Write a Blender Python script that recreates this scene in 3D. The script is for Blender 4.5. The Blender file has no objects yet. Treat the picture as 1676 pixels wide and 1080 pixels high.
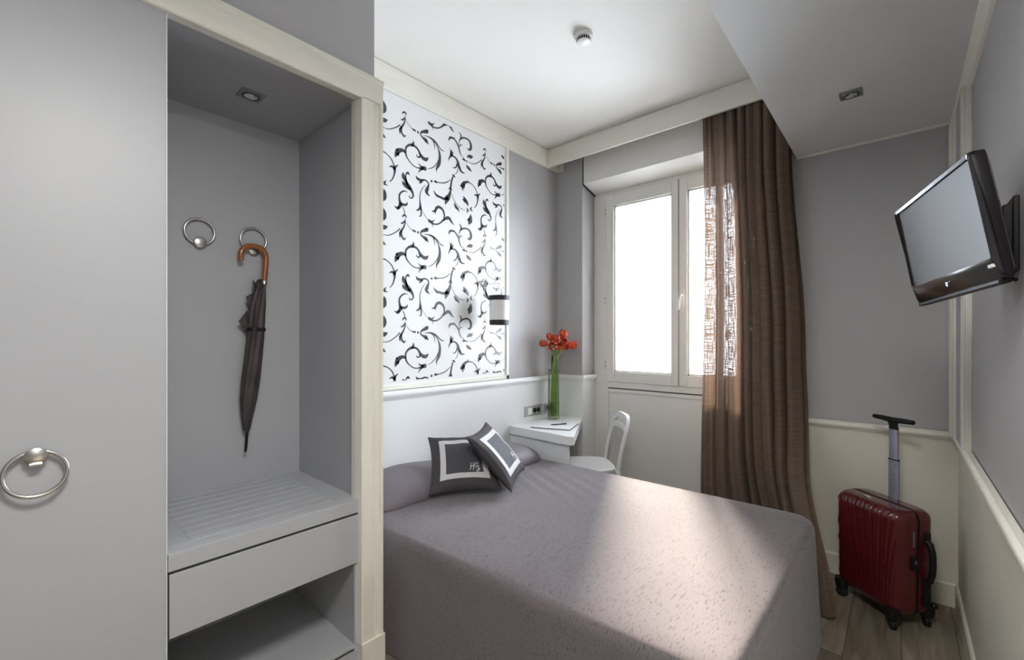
import bpy, bmesh, math, random
from mathutils import Vector, Matrix, noise
R = math.radians
rnd = random.Random(7)
SC = bpy.context.scene
COL = SC.collection

# ------------------------------------------------------------------ camera, sky, sun, exposure
cd = bpy.data.cameras.new('camera'); cam = bpy.data.objects.new('camera', cd); COL.objects.link(cam)
cam.location = (0, 0, 1.4); cam.rotation_euler = (R(90), 0, .7244)
cd.sensor_fit = 'HORIZONTAL'; cd.sensor_width = 36; cd.lens = 718.3 * 36 / 1676
cd.shift_y = 14.8 / 1676; cd.clip_start = .02
SC.camera = cam
SC.view_settings.view_transform = 'Standard'; SC.view_settings.look = 'None'
SC.view_settings.gamma = 1; SC.view_settings.use_curve_mapping = False
SC.view_settings.exposure = 1.18
W = bpy.data.worlds.new('sky'); SC.world = W; W.use_nodes = True
bg = W.node_tree.nodes['Background']
bg.inputs[0].default_value = (.81, .895, 1.0, 1); bg.inputs[1].default_value = 11.8
sl = bpy.data.lights.new('hazy_sun', 'SUN'); sun = bpy.data.objects.new('hazy_sun', sl); COL.objects.link(sun)
sl.energy = 24.0; sl.angle = R(12); sl.color = (1.0, .90, .76)
sd = Vector((.52, -.86, -.64)).normalized()            # travelling into the room from upper left
sun.rotation_euler = sd.to_track_quat('-Z', 'Y').to_euler(); sun.location = (-2.5, 7, 5)
el = bpy.data.lights.new('added_fill_light', 'AREA'); eo = bpy.data.objects.new('added_fill_light', el); COL.objects.link(eo)
el.shape = 'DISK'; el.size = .52; el.energy = 16.5; el.color = (1.0, .975, .94)          # added fill, out of view above the camera, brightens the wardrobe side
eo.location = (-.13, .20, 2.497)
pl = bpy.data.lights.new('window_portal', 'AREA'); po = bpy.data.objects.new('window_portal', pl); COL.objects.link(po)
pl.shape = 'RECTANGLE'; pl.size = 1.5; pl.size_y = 1.75; pl.cycles.is_portal = True
po.location = (-1.3, 3.66, 1.84); po.rotation_euler = (R(-90), 0, 0)

# ------------------------------------------------------------------ materials
def nt(name):
    m = bpy.data.materials.new(name); m.use_nodes = True
    t = m.node_tree
    return m, t, t.nodes['Principled BSDF']
def mat(name, col, rough=.6, metal=0, var=.04, scale=8, bump=0, bscale=200, coat=0, spec=.5, stretch=None):
    m, t, b = nt(name)
    b.inputs['Roughness'].default_value = rough; b.inputs['Metallic'].default_value = metal
    b.inputs['Coat Weight'].default_value = coat; b.inputs['Specular IOR Level'].default_value = spec
    tc = t.nodes.new('ShaderNodeTexCoord'); mp = t.nodes.new('ShaderNodeMapping')
    t.links.new(tc.outputs['Object'], mp.inputs[0])
    if stretch: mp.inputs['Scale'].default_value = stretch
    n = t.nodes.new('ShaderNodeTexNoise'); n.inputs['Scale'].default_value = scale; n.inputs['Detail'].default_value = 4
    t.links.new(mp.outputs[0], n.inputs['Vector'])
    r = t.nodes.new('ShaderNodeValToRGB')
    r.color_ramp.elements[0].position = .3; r.color_ramp.elements[1].position = .7
    r.color_ramp.elements[0].color = [c * (1 - var) for c in col] + [1]
    r.color_ramp.elements[1].color = [min(1, c * (1 + var)) for c in col] + [1]
    t.links.new(n.outputs['Fac'], r.inputs[0]); t.links.new(r.outputs[0], b.inputs['Base Color'])
    if bump:
        n2 = t.nodes.new('ShaderNodeTexNoise'); n2.inputs['Scale'].default_value = bscale; n2.inputs['Detail'].default_value = 3
        t.links.new(mp.outputs[0], n2.inputs['Vector'])
        bp = t.nodes.new('ShaderNodeBump'); bp.inputs['Strength'].default_value = bump; bp.inputs['Distance'].default_value = .002
        t.links.new(n2.outputs['Fac'], bp.inputs['Height']); t.links.new(bp.outputs[0], b.inputs['Normal'])
    return m
def glass(name, tint=(1, 1, 1), refl=.08):
    m = bpy.data.materials.new(name); m.use_nodes = True; t = m.node_tree; t.nodes.clear()
    o = t.nodes.new('ShaderNodeOutputMaterial'); mx = t.nodes.new('ShaderNodeMixShader')
    tr = t.nodes.new('ShaderNodeBsdfTransparent'); tr.inputs[0].default_value = (*tint, 1)
    g = t.nodes.new('ShaderNodeBsdfGlossy'); g.inputs['Roughness'].default_value = .03
    f = t.nodes.new('ShaderNodeFresnel'); f.inputs[0].default_value = 1.45
    ma = t.nodes.new('ShaderNodeMath'); ma.operation = 'MULTIPLY'; ma.inputs[1].default_value = refl * 12; ma.use_clamp = True
    t.links.new(f.outputs[0], ma.inputs[0]); t.links.new(ma.outputs[0], mx.inputs[0])
    t.links.new(tr.outputs[0], mx.inputs[1]); t.links.new(g.outputs[0], mx.inputs[2]); t.links.new(mx.outputs[0], o.inputs[0])
    return m
def woven(name, col, col2, rough=.95, sheen=.3, bump=.5, sc=1.0):
    """woven fabric with raised slubs running along local X"""
    m, t, b = nt(name)
    b.inputs['Roughness'].default_value = rough; b.inputs['Sheen Weight'].default_value = sheen; b.inputs['Specular IOR Level'].default_value = .15
    tc = t.nodes.new('ShaderNodeTexCoord')
    def layer(scale, vec):
        mp = t.nodes.new('ShaderNodeMapping'); mp.inputs['Scale'].default_value = vec
        t.links.new(tc.outputs['Object'], mp.inputs[0])
        n = t.nodes.new('ShaderNodeTexNoise'); n.inputs['Scale'].default_value = scale; n.inputs['Detail'].default_value = 2
        t.links.new(mp.outputs[0], n.inputs['Vector']); return n.outputs['Fac']
    a = layer(100 * sc, (2.4, .36, 1.2)); c = layer(260 * sc, (1, 1.6, 1)); d = layer(3, (1, 1, 1))
    r = t.nodes.new('ShaderNodeValToRGB'); r.color_ramp.elements[0].position = .33; r.color_ramp.elements[1].position = .43
    r.color_ramp.elements[0].color = (*col2, 1); r.color_ramp.elements[1].color = (*col, 1)
    t.links.new(a, r.inputs[0])
    mx = t.nodes.new('ShaderNodeMixRGB'); mx.blend_type = 'MULTIPLY'; mx.inputs[0].default_value = .18
    t.links.new(r.outputs[0], mx.inputs[1]); t.links.new(d, mx.inputs[2]); t.links.new(mx.outputs[0], b.inputs['Base Color'])
    ad = t.nodes.new('ShaderNodeMath'); ad.operation = 'MULTIPLY_ADD'; ad.inputs[1].default_value = .6
    t.links.new(c, ad.inputs[0]); t.links.new(r.outputs[0], ad.inputs[2])
    bp = t.nodes.new('ShaderNodeBump'); bp.inputs['Strength'].default_value = bump; bp.inputs['Distance'].default_value = .003
    t.links.new(ad.outputs[0], bp.inputs['Height']); t.links.new(bp.outputs[0], b.inputs['Normal'])
    return m

GREY = mat('blue_grey_wall_paint', (.45, .443, .448), .55, var=.015, bump=.05, bscale=120)
WARD = mat('grey_wardrobe_lacquer', (.445, .455, .475), .42, var=.01, scale=3)
NICHE = mat('grey_niche_laminate', (.42, .43, .455), .5, var=.012, scale=3)
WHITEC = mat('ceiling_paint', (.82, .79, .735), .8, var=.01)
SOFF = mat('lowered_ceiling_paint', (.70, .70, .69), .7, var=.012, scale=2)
CREAM = mat('ivory_trim_paint', (.81, .785, .695), .45, var=.03, scale=6, stretch=(6, 6, 1))
CREAMH = mat('ivory_trim_paint_grained', (.81, .785, .695), .45, var=.035, scale=6, stretch=(6, 1, 6))
CREAMP = mat('ivory_pelmet_paint', (.81, .785, .70), .45, var=.012)
WAINS = mat('cream_wainscot_paint', (.75, .72, .61), .5, var=.012)
WHITE = mat('white_lacquer', (.80, .81, .81), .35, var=.008)
FRAME = mat('window_frame_paint', (.79, .77, .72), .38, var=.012)
PANELW = mat('glossy_white_wallpaper', (.79, .79, .785), .30, var=.006, spec=.5)
PRINT = mat('charcoal_scroll_ink', (.045, .046, .045), .30, var=.05, spec=.6)
STEEL = mat('brushed_steel', (.62, .60, .58), .26, metal=1, var=.05, scale=30)
CHROME = mat('polished_chrome', (.80, .80, .80), .10, metal=1, var=.02)
WOODH = mat('varnished_cane', (.30, .10, .025), .3, var=.25, scale=20, coat=.4, stretch=(2, 2, .6))
UMB = mat('black_umbrella_nylon', (.050, .038, .040), .55, var=.3, scale=12, bump=.1)
BLACK = mat('black_plastic', (.010, .010, .011), .42, var=.1, spec=.3)
GAP = mat('dark_joint_shadow_gap', (.03, .032, .036), .8, var=.05)
TVB = mat('piano_black_plastic', (.008, .006, .008), .10, var=.05, spec=.4)
SCREEN = mat('matte_lcd_screen', (.05, .052, .05), .42, var=.01, spec=.8)
PLATE = mat('satin_grey_socket_plate', (.50, .50, .50), .35, metal=.5, var=.02)
GREYP = mat('grey_aluminium_plate', (.30, .30, .31), .4, metal=.7, var=.03)
SPREAD = woven('taupe_bedspread_weave', (.170, .146, .154), (.098, .083, .085), bump=.3)
BOLST = mat('taupe_sateen', (.165, .143, .158), .6, var=.06, scale=5, bump=.15, bscale=300)
CUSH = mat('charcoal_cushion_fabric', (.042, .035, .037), .75, var=.1, scale=10, bump=.2, bscale=500)
CUSHC = mat('slate_cushion_centre', (.046, .045, .053), .7, var=.06, scale=10, bump=.15, bscale=500)
BAND = mat('pale_grey_satin_band', (.52, .50, .49), .5, var=.06, scale=30, bump=.3, bscale=90)
THREAD = mat('white_embroidery', (.75, .74, .72), .6, var=.05)
RED = mat('dark_red_polycarbonate', (.095, .008, .011), .24, var=.10, scale=5, coat=.35, bump=.06, bscale=150)
DRED = mat('maroon_zip_rubber', (.03, .006, .008), .5)
ALU = mat('lilac_grey_anodised_tube', (.40, .41, .50), .35, metal=.6, var=.03)
RUB = mat('black_rubber', (.010, .010, .011), .6)
TULIP = mat('orange_red_tulip_petal', (.62, .085, .028), .45, var=.35, scale=60, stretch=(1, 1, .5))
STEMG = mat('tulip_stem_green', (.24, .33, .085), .5, var=.25, scale=40)
LEAFG = mat('dark_leaf_green', (.055, .09, .025), .5, var=.3, scale=40)
PAPER = mat('white_paper', (.80, .81, .82), .6, var=.01)
NAVY = mat('navy_folder_edge', (.02, .025, .045), .4)
SHADE = mat('white_lamp_shade_cloth', (.78, .77, .74), .7, var=.02, scale=60)
BANDB = mat('black_shade_trim', (.014, .012, .012), .6)
GLASS = glass('window_glass')
VGLASS = glass('vase_glass', (.93, .97, .88), .05)
VWATER = glass('green_tinted_water', (.86, .94, .68), .03)
DETW = mat('smoke_detector_white_plastic', (.80, .79, .75), .4)

def floor_material():
    m, t, b = nt('grey_oak_boards')
    b.inputs['Roughness'].default_value = .42
    tc = t.nodes.new('ShaderNodeTexCoord'); oi = t.nodes.new('ShaderNodeObjectInfo')
    mp = t.nodes.new('ShaderNodeMapping'); mp.inputs['Scale'].default_value = (9, .9, 1)
    va = t.nodes.new('ShaderNodeVectorMath'); va.operation = 'SCALE'; va.inputs['Scale'].default_value = 17
    cx = t.nodes.new('ShaderNodeCombineXYZ')
    for k in range(3): t.links.new(oi.outputs['Random'], cx.inputs[k])
    t.links.new(cx.outputs[0], va.inputs[0]); t.links.new(va.outputs[0], mp.inputs['Location'])
    t.links.new(tc.outputs['Object'], mp.inputs[0])
    n = t.nodes.new('ShaderNodeTexNoise'); n.inputs['Scale'].default_value = 3.2; n.inputs['Detail'].default_value = 6; n.inputs['Distortion'].default_value = .8
    t.links.new(mp.outputs[0], n.inputs['Vector'])
    r = t.nodes.new('ShaderNodeValToRGB'); r.color_ramp.elements[0].position = .32; r.color_ramp.elements[1].position = .68
    r.color_ramp.elements[0].color = (.15, .12, .088, 1); r.color_ramp.elements[1].color = (.29, .245, .185, 1)
    t.links.new(n.outputs['Fac'], r.inputs[0])
    hs = t.nodes.new('ShaderNodeHueSaturation'); mr = t.nodes.new('ShaderNodeMapRange'); mr.inputs[3].default_value = .8; mr.inputs[4].default_value = 1.2
    t.links.new(oi.outputs['Random'], mr.inputs[0]); t.links.new(mr.outputs[0], hs.inputs['Value'])
    t.links.new(r.outputs[0], hs.inputs['Color']); t.links.new(hs.outputs[0], b.inputs['Base Color'])
    return m
OAK = floor_material()
GROUT = mat('dark_floor_underlay', (.06, .05, .04), .9)

def curtain_material():
    m = bpy.data.materials.new('brown_open_weave_linen'); m.use_nodes = True; t = m.node_tree; t.nodes.clear()
    o = t.nodes.new('ShaderNodeOutputMaterial'); uv = t.nodes.new('ShaderNodeUVMap')
    def tex(vec, scale, det=2):
        mp = t.nodes.new('ShaderNodeMapping'); mp.inputs['Scale'].default_value = vec
        t.links.new(uv.outputs[0], mp.inputs[0])
        n = t.nodes.new('ShaderNodeTexNoise'); n.inputs['Scale'].default_value = scale; n.inputs['Detail'].default_value = det
        t.links.new(mp.outputs[0], n.inputs['Vector']); return n.outputs['Fac']
    warp = tex((1, .035, 1), 210); weft = tex((.035, 1, 1), 210)      # threads down and across
    mx = t.nodes.new('ShaderNodeMath'); mx.operation = 'MAXIMUM'; t.links.new(warp, mx.inputs[0]); t.links.new(weft, mx.inputs[1])
    rp = t.nodes.new('ShaderNodeMapRange'); rp.inputs[1].default_value = .475; rp.inputs[2].default_value = .515; rp.inputs[3].default_value = .085; rp.inputs[4].default_value = .0
    t.links.new(mx.outputs[0], rp.inputs[0])
    d = t.nodes.new('ShaderNodeBsdfDiffuse'); tl = t.nodes.new('ShaderNodeBsdfTranslucent'); tr = t.nodes.new('ShaderNodeBsdfTransparent')
    cr = t.nodes.new('ShaderNodeValToRGB'); cr.color_ramp.elements[0].color = (.175, .125, .095, 1); cr.color_ramp.elements[1].color = (.23, .17, .13, 1)
    cr.color_ramp.elements[0].position = .35; cr.color_ramp.elements[1].position = .65
    t.links.new(weft, cr.inputs[0]); t.links.new(cr.outputs[0], d.inputs[0]); tl.inputs[0].default_value = (.125, .085, .062, 1)
    m1 = t.nodes.new('ShaderNodeMixShader'); m1.inputs[0].default_value = .30
    t.links.new(d.outputs[0], m1.inputs[1]); t.links.new(tl.outputs[0], m1.inputs[2])
    m2 = t.nodes.new('ShaderNodeMixShader'); t.links.new(rp.outputs[0], m2.inputs[0])
    t.links.new(m1.outputs[0], m2.inputs[1]); t.links.new(tr.outputs[0], m2.inputs[2]); t.links.new(m2.outputs[0], o.inputs[0])
    return m
LINEN = curtain_material()

# ------------------------------------------------------------------ mesh helpers
class MB:
    def __init__(s): s.v = []; s.f = []
    def add(s, vs, fs):
        k = len(s.v); s.v += [tuple(p) for p in vs]; s.f += [tuple(i + k for i in f) for f in fs]; return s
    def box(s, x0, x1, y0, y1, z0, z1):
        return s.add([(x0, y0, z0), (x1, y0, z0), (x1, y1, z0), (x0, y1, z0), (x0, y0, z1), (x1, y0, z1), (x1, y1, z1), (x0, y1, z1)],
                     [(0, 3, 2, 1), (4, 5, 6, 7), (0, 1, 5, 4), (1, 2, 6, 5), (2, 3, 7, 6), (3, 0, 4, 7)])
    def prism(s, pts, axis, a, b):
        """closed 2D outline swept along an axis; pts are the two other coordinates in axis order"""
        n = len(pts)
        def P(p, h): return {'x': (h, p[0], p[1]), 'y': (p[0], h, p[1]), 'z': (p[0], p[1], h)}[axis]
        vs = [P(p, a) for p in pts] + [P(p, b) for p in pts]
        fs = [(i, (i + 1) % n, n + (i + 1) % n, n + i) for i in range(n)] + [tuple(range(n - 1, -1, -1)), tuple(range(n, 2 * n))]
        return s.add(vs, fs)
    def rings(s, rs, cap0=True, cap1=True, closed=True):
        n = len(rs[0]); vs = [p for r in rs for p in r]; fs = []
        for i in range(len(rs) - 1):
            for j in range(n if closed else n - 1):
                k = (j + 1) % n
                fs.append((i * n + j, i * n + k, (i + 1) * n + k, (i + 1) * n + j))
        if cap0: fs.append(tuple(range(n - 1, -1, -1)))
        if cap1: fs.append(tuple((len(rs) - 1) * n + j for j in range(n)))
        return s.add(vs, fs)
    def tube(s, pts, rad, n=12, cap=True):
        pts = [Vector(p) for p in pts]; rs = []
        rad = rad if isinstance(rad, (list, tuple)) else [rad] * len(pts)
        up = None
        for i, p in enumerate(pts):
            d = (pts[min(i + 1, len(pts) - 1)] - pts[max(i - 1, 0)]).normalized()
            if up is None: up = d.orthogonal().normalized()
            up = (up - d * up.dot(d)).normalized(); sd_ = d.cross(up)
            rs.append([p + (up * math.cos(2 * math.pi * j / n) + sd_ * math.sin(2 * math.pi * j / n)) * rad[i] for j in range(n)])
        return s.rings(rs, cap, cap)
    def lathe(s, prof, c, axis=(0, 0, 1), n=32, cap0=True, cap1=True):
        a = Vector(axis).normalized(); u = a.orthogonal().normalized(); w = a.cross(u); c = Vector(c)
        rs = [[c + a * h + (u * math.cos(2 * math.pi * j / n) + w * math.sin(2 * math.pi * j / n)) * r for j in range(n)] for r, h in prof]
        return s.rings(rs, cap0, cap1)
    def torus(s, c, axis, Rr, r, n=48, m=12):
        a = Vector(axis).normalized(); u = a.orthogonal().normalized(); w = a.cross(u); c = Vector(c); vs = []; fs = []
        for i in range(n):
            d = u * math.cos(2 * math.pi * i / n) + w * math.sin(2 * math.pi * i / n)
            for j in range(m):
                vs.append(c + d * (Rr + r * math.cos(2 * math.pi * j / m)) + a * r * math.sin(2 * math.pi * j / m))
        for i in range(n):
            for j in range(m):
                fs.append((i * m + j, ((i + 1) % n) * m + j, ((i + 1) % n) * m + (j + 1) % m, i * m + (j + 1) % m))
        return s.add(vs, fs)

def obj(name, mb, m, parent=None, smooth=False, bevel=0, local=False, seg=2):
    me = bpy.data.meshes.new(name)
    vs = mb.v
    if parent is not None and not local:
        inv = world(parent).inverted(); vs = [tuple(inv @ Vector(p)) for p in vs]
    me.from_pydata(vs, [], mb.f)
    bm = bmesh.new(); bm.from_mesh(me); bmesh.ops.recalc_face_normals(bm, faces=bm.faces); bm.to_mesh(me); bm.free()
    me.materials.append(m)
    o = bpy.data.objects.new(name, me); COL.objects.link(o)
    if parent is not None: o.parent = parent
    if smooth:
        for p in me.polygons: p.use_smooth = True
        if smooth != 'all':
            try: me.set_sharp_from_angle(angle=R(40))
            except Exception: pass
    if bevel:
        b = o.modifiers.new('bevel', 'BEVEL'); b.width = bevel; b.segments = seg; b.limit_method = 'ANGLE'; b.angle_limit = R(40)
        b.harden_normals = False
    return o
def world(o):
    m = Matrix.LocRotScale(o.location, o.rotation_euler, o.scale)
    return world(o.parent) @ m if o.parent else m
def tag(o, label=None, cat=None, group=None, kind=None):
    if label: o['label'] = label
    if cat: o['category'] = cat
    if group: o['group'] = group
    if kind: o['kind'] = kind
    return o
def thing(name, label, cat, loc=(0, 0, 0), rot=(0, 0, 0), group=None):
    o = bpy.data.objects.new(name, None); COL.objects.link(o); o.empty_display_size = .05
    o.location = loc; o.rotation_euler = rot
    return tag(o, label, cat, group)
def struct(name, mb, m, parent=None, **k):
    o = obj(name, mb, m, parent, **k)
    if parent is None: o['kind'] = 'structure'
    return o
def dup(o, loc=None, rot=None, label=None, parent=None):
    c = o.copy(); COL.objects.link(c)
    if parent is not None: c.parent = parent
    for ch in list(o.children): dup(ch, parent=c)
    if loc is not None: c.location = loc
    if rot is not None: c.rotation_euler = rot
    if label: c['label'] = label
    return c
def lerp(a, b, t): return a + (b - a) * t
def sstep(a, b, x):
    t = max(0, min(1, (x - a) / (b - a))); return t * t * (3 - 2 * t)
def catmull(pts, sub=6):
    out = []; n = len(pts)
    for i in range(n - 1):
        p0, p1, p2, p3 = pts[max(i - 1, 0)], pts[i], pts[i + 1], pts[min(i + 2, n - 1)]
        for k in range(sub):
            t = k / sub
            out.append(tuple(.5 * ((2 * b) + (c - a) * t + (2 * a - 5 * b + 4 * c - d) * t * t + (3 * b - a - 3 * c + d) * t ** 3) for a, b, c, d in zip(p0, p1, p2, p3)))
    out.append(tuple(pts[-1])); return out

# ------------------------------------------------------------------ the room
XL, YB, XR, ZC, ZS, XS = -2.337, 3.261, .235, 3.065, 2.54, -.49
YF = -1.7
fl = struct('floor', MB().box(XL - .2, XR + .2, YF - .1, YB + .3, -.06, -.004), GROUT)
pw, plen = .195, 1.25
nx = int((XR - XL) / pw) + 1
protos = {}
for i in range(nx):
    x0 = XL + i * pw; x1 = min(x0 + pw, XR); y = YF - (i * .47 % 1) * plen
    while y < YB + .2:
        a, b = max(y, YF), min(y + plen, YB + .2)
        if b - a > .03:
            key = (round(x1 - x0, 3), round(b - a, 3))
            if key not in protos:
                w, l = x1 - x0 - .0014, b - a - .0016; e = .0012
                vs = [(-w/2, -l/2, -.003), (w/2, -l/2, -.003), (w/2, l/2, -.003), (-w/2, l/2, -.003), (-w/2, -l/2, -e), (w/2, -l/2, -e), (w/2, l/2, -e), (-w/2, l/2, -e),
                      (-w/2+e, -l/2+e, 0), (w/2-e, -l/2+e, 0), (w/2-e, l/2-e, 0), (-w/2+e, l/2-e, 0)]
                fs = [(0, 1, 5, 4), (1, 2, 6, 5), (2, 3, 7, 6), (3, 0, 4, 7), (4, 5, 9, 8), (5, 6, 10, 9), (6, 7, 11, 10), (7, 4, 8, 11), (8, 9, 10, 11)]
                o = obj('floor_plank', MB().add(vs, fs), OAK, fl, local=True); protos[key] = o
            else:
                o = protos[key].copy(); COL.objects.link(o)
            o.location = ((x0 + x1) / 2, (a + b) / 2, 0)
        y += plen
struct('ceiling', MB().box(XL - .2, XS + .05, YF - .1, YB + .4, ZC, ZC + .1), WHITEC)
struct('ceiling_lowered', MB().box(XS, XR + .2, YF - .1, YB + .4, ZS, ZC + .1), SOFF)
struct('wall_left', MB().box(XL - .15, XL, YF - .1, YB + .36, 0, ZC), GREY)
struct('wall_right', MB().box(XR, XR + .15, YF - .1, YB + .36, 0, ZS).box(XR - .030, XR + .01, 2.81, 3.10, .91, ZS), GREY)
struct('wall_front', MB().box(XL - .15, XR + .15, YF - .1, YF, 0, ZC), GREY)
dz = bpy.data.objects.new('added_dark_door', None); COL.objects.link(dz); dz.location = (-.75, YF, 0); dz['kind'] = 'structure'  # unseen door, added dark to cut bounce light on the bed's near side
OAKD = mat('dark_oak_veneer', (.09, .05, .03), .4, var=.2, scale=9, stretch=(6, 6, .6))
dl = obj('door_leaf', MB().box(-1.20, -.30, YF, YF + .045, .005, 2.08), OAKD, dz, bevel=.003)
obj('door_frame', MB().box(-1.28, -1.20, YF, YF + .06, 0, 2.16).box(-.30, -.22, YF, YF + .06, 0, 2.16).box(-1.20, -.30, YF, YF + .06, 2.08, 2.16), OAKD, dz, bevel=.003)
obj('door_lever', MB().tube([(-.37, YF + .04, 1.02), (-.37, YF + .09, 1.02), (-.49, YF + .09, 1.02)], .009, 10), STEEL, dl, smooth=True)
XW0, XW1 = -2.07, -.56                     # window recess
struct('wall_back', MB().box(XL - .15, XW0, YB, YB + .36, 0, ZC + .05).box(XW1, XR + .15, YB, YB + .36, 0, ZC + .05).box(XW0, XW1, YB + .02, YB + .36, 3.05, ZC + .05), GREY)
struct('wall_over_wardrobe', MB().box(XL + .001, -1.66, YF, 1.0, 2.47, ZC - .001), GREY)

# housing ring round the added fill light, out of view above the camera
ct = thing('fill_light_housing', 'round white housing of the added fill light opposite the wardrobe door', 'lamp', (-.13, .20, ZS))
obj('fill_housing_ring', MB().lathe([(.28, 0), (.29, -.006), (.29, -.046), (.28, -.050), (.274, -.046), (.274, -.030), (.001, -.030)], (-.13, .20, ZS), n=48), WHITE, ct, smooth=True)

# wainscots, rails, baseboards
struct('wainscot_right', MB().box(XR - .010, XR + .01, YF, YB, 0, .885), WAINS)
struct('wainscot_back', MB().box(XW1, XR - .01, YB - .012, YB + .01, 0, .885), WAINS)
struct('wainscot_left', MB().box(XL - .01, XL + .036, 1.0, YB, 0, 1.045).box(XL + .036, XW0 - .0101, YB - .012, YB + .01, 0, 1.045).box(XW0 - .01, XW0 + .012, YB - .012, YB + .20, 0, 1.045), WHITE)
def rail_profile(d, z0, z1, ball=True):
    """offset from the wall, height"""
    h = z1 - z0
    return [(0, z0), (d * .45, z0), (d * .55, z0 + h * .16), (d * .9, z0 + h * .30), (d, z0 + h * .45), (d, z0 + h * .72), (d * .9, z0 + h * .86), (d * .66, z1 - h * .06), (d * .6, z1), (0, z1)]
def sweep(mb, prof, path, side):
    """profile (offset, z) swept along a plan polyline with mitres; offset is towards side * left of travel"""
    n = len(path); rs = []
    for i, p in enumerate(path):
        p = Vector(p)
        d0 = (Vector(path[i]) - Vector(path[i - 1])).normalized() if i else None
        d1 = (Vector(path[i + 1]) - p).normalized() if i < n - 1 else None
        if d0 is None: d0 = d1
        if d1 is None: d1 = d0
        n0 = Vector((-d0.y, d0.x)) * side; n1 = Vector((-d1.y, d1.x)) * side
        m = (n0 + n1); m = m / max(.2, m.dot(n0))
        rs.append([(p.x + m.x * o, p.y + m.y * o, z) for o, z in prof])
    return mb.rings(rs)
struct('trim_1', sweep(MB(), rail_profile(.022, 1.036, 1.086), [(XL + .034, 1.0), (XL + .034, YB - .012), (XW0 + .012, YB - .012), (XW0 + .012, YB + .20)], -1), WHITE, smooth=True)
struct('trim_2', sweep(MB(), rail_profile(.030, .870, .914), [(XW1, YB - .008), (XR - .004, YB - .008), (XR - .004, YF)], -1), CREAM, smooth=True)
struct('baseboard_back', MB().prism([(YB - .024, 0), (YB - .024, .114), (YB - .018, .122), (YB, .122), (YB, 0)], 'x', XW1, XR - .01), WAINS)
struct('baseboard_right', MB().prism([(XR - .022, 0), (XR - .022, .114), (XR - .016, .122), (XR, .122), (XR, 0)], 'y', YF, YB - .012), WAINS)
# right wall panel mouldings
struct('trim_3', MB().box(XR - .040, XR, 3.06, YB, .905, ZS - .001).box(XR - .046, XR - .040, 3.075, 3.135, .91, ZS - .03).box(XR - .046, XR - .040, 3.155, 3.25, .91, ZS - .03), CREAM, bevel=.003)
struct('trim_4', MB().box(XR - .022, XR, 2.75, 2.86, .905, ZS - .001).box(XR - .029, XR - .022, 2.758, 2.79, .91, ZS - .03).box(XR - .031, XR - .022, 2.80, 2.85, .91, ZS - .03), CREAM, bevel=.003)
struct('trim_5', MB().prism([(XR - .036, ZS), (XR - .036, ZS - .012), (XR - .022, ZS - .022), (XR - .012, ZS - .03), (XR, ZS - .034), (XR, ZS)], 'y', YF, YB), CREAM)
struct('trim_6', MB().box(XS, XR, YB - .012, YB, ZS - .012, ZS), CREAM)
# crown board on the left wall and pelmet board in front of the curtain track
struct('trim_7', MB().box(XL, XL + .022, 1.0, YB, 2.905, 3.057).box(XL, XL + .014, 1.0, YB, 3.057, ZC), CREAMH, bevel=.002)
struct('trim_8', MB().box(XL + .022, XS, 3.09, 3.112, 2.905, 3.057).box(XL + .022, XS, 3.098, 3.112, 3.057, ZC), CREAMP, bevel=.002)
struct('trim_9', MB().box(XL, XL + .07, YB - .003, YB, 2.905, ZC), CREAM)
# ------------------------------------------------------------------ window
YW = 3.46
win = bpy.data.objects.new('window_1', None); COL.objects.link(win); win.location = (-1.3, YW, 1.0); win['kind'] = 'structure'
xf0, xf1 = -1.962, -.66
f = MB().box(XW0, xf0 + .03, YW, YW + .07, 0, 2.71).box(xf1 - .03, XW1, YW, YW + .07, 0, 2.71).box(xf0 + .03, xf1 - .03, YW, YW + .07, 2.655, 2.71).box(xf0 + .03, xf1 - .03, YW, YW + .07, .975, 1.03)
obj('window_frame', f, FRAME, win, bevel=.003)
xc = -1.305
def sash(x0, x1, gx0, gx1, nm='window_sash'):
    z0, z1, g0, g1 = 1.028, 2.662, 1.116, 2.560
    m = MB().box(x0, gx0, YW - .012, YW + .055, z0, z1).box(gx1, x1, YW - .012, YW + .055, z0, z1).box(gx0, gx1, YW - .012, YW + .055, z0, g0).box(gx0, gx1, YW - .012, YW + .055, g1, z1)
    s_ = obj(nm, m, FRAME, win, bevel=.004)
    b = .014
    m = MB().box(gx0, gx0 + b, YW + .004, YW + .04, g0, g1).box(gx1 - b, gx1, YW + .004, YW + .04, g0, g1).box(gx0, gx1, YW + .004, YW + .04, g0, g0 + b).box(gx0, gx1, YW + .004, YW + .04, g1 - b, g1)
    obj('glazing_bead', m, FRAME, s_, bevel=.003)
    obj('window_pane', MB().box(gx0 + .002, gx1 - .002, YW + .022, YW + .026, g0, g1), GLASS, s_)
    return s_
sl_ = sash(-1.945, xc - .003, -1.872, -1.360)
sr_ = sash(xc + .003, -.672, -1.240, -.745)
obj('astragal', MB().box(xc - .0025, xc + .0025, YW - .004, YW + .05, 1.03, 2.66), GAP, win)
for z in (1.16, 1.72, 2.50):
    h = obj('hinge', MB().lathe([(.006, -.035), (.006, .035)], (-1.952, YW - .014, z), n=10), FRAME, win, smooth=True)
    obj('hinge_pin', MB().lathe([(.0075, -.003), (.0075, .003)], (-1.952, YW - .014, z), n=10).lathe([(.007, .033), (.004, .044)], (-1.952, YW - .014, z), n=10), GREYP, h)
hd = obj('window_handle', MB().box(-1.285, -1.257, YW - .024, YW - .012, 1.655, 1.79), FRAME, win, bevel=.005)
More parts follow.
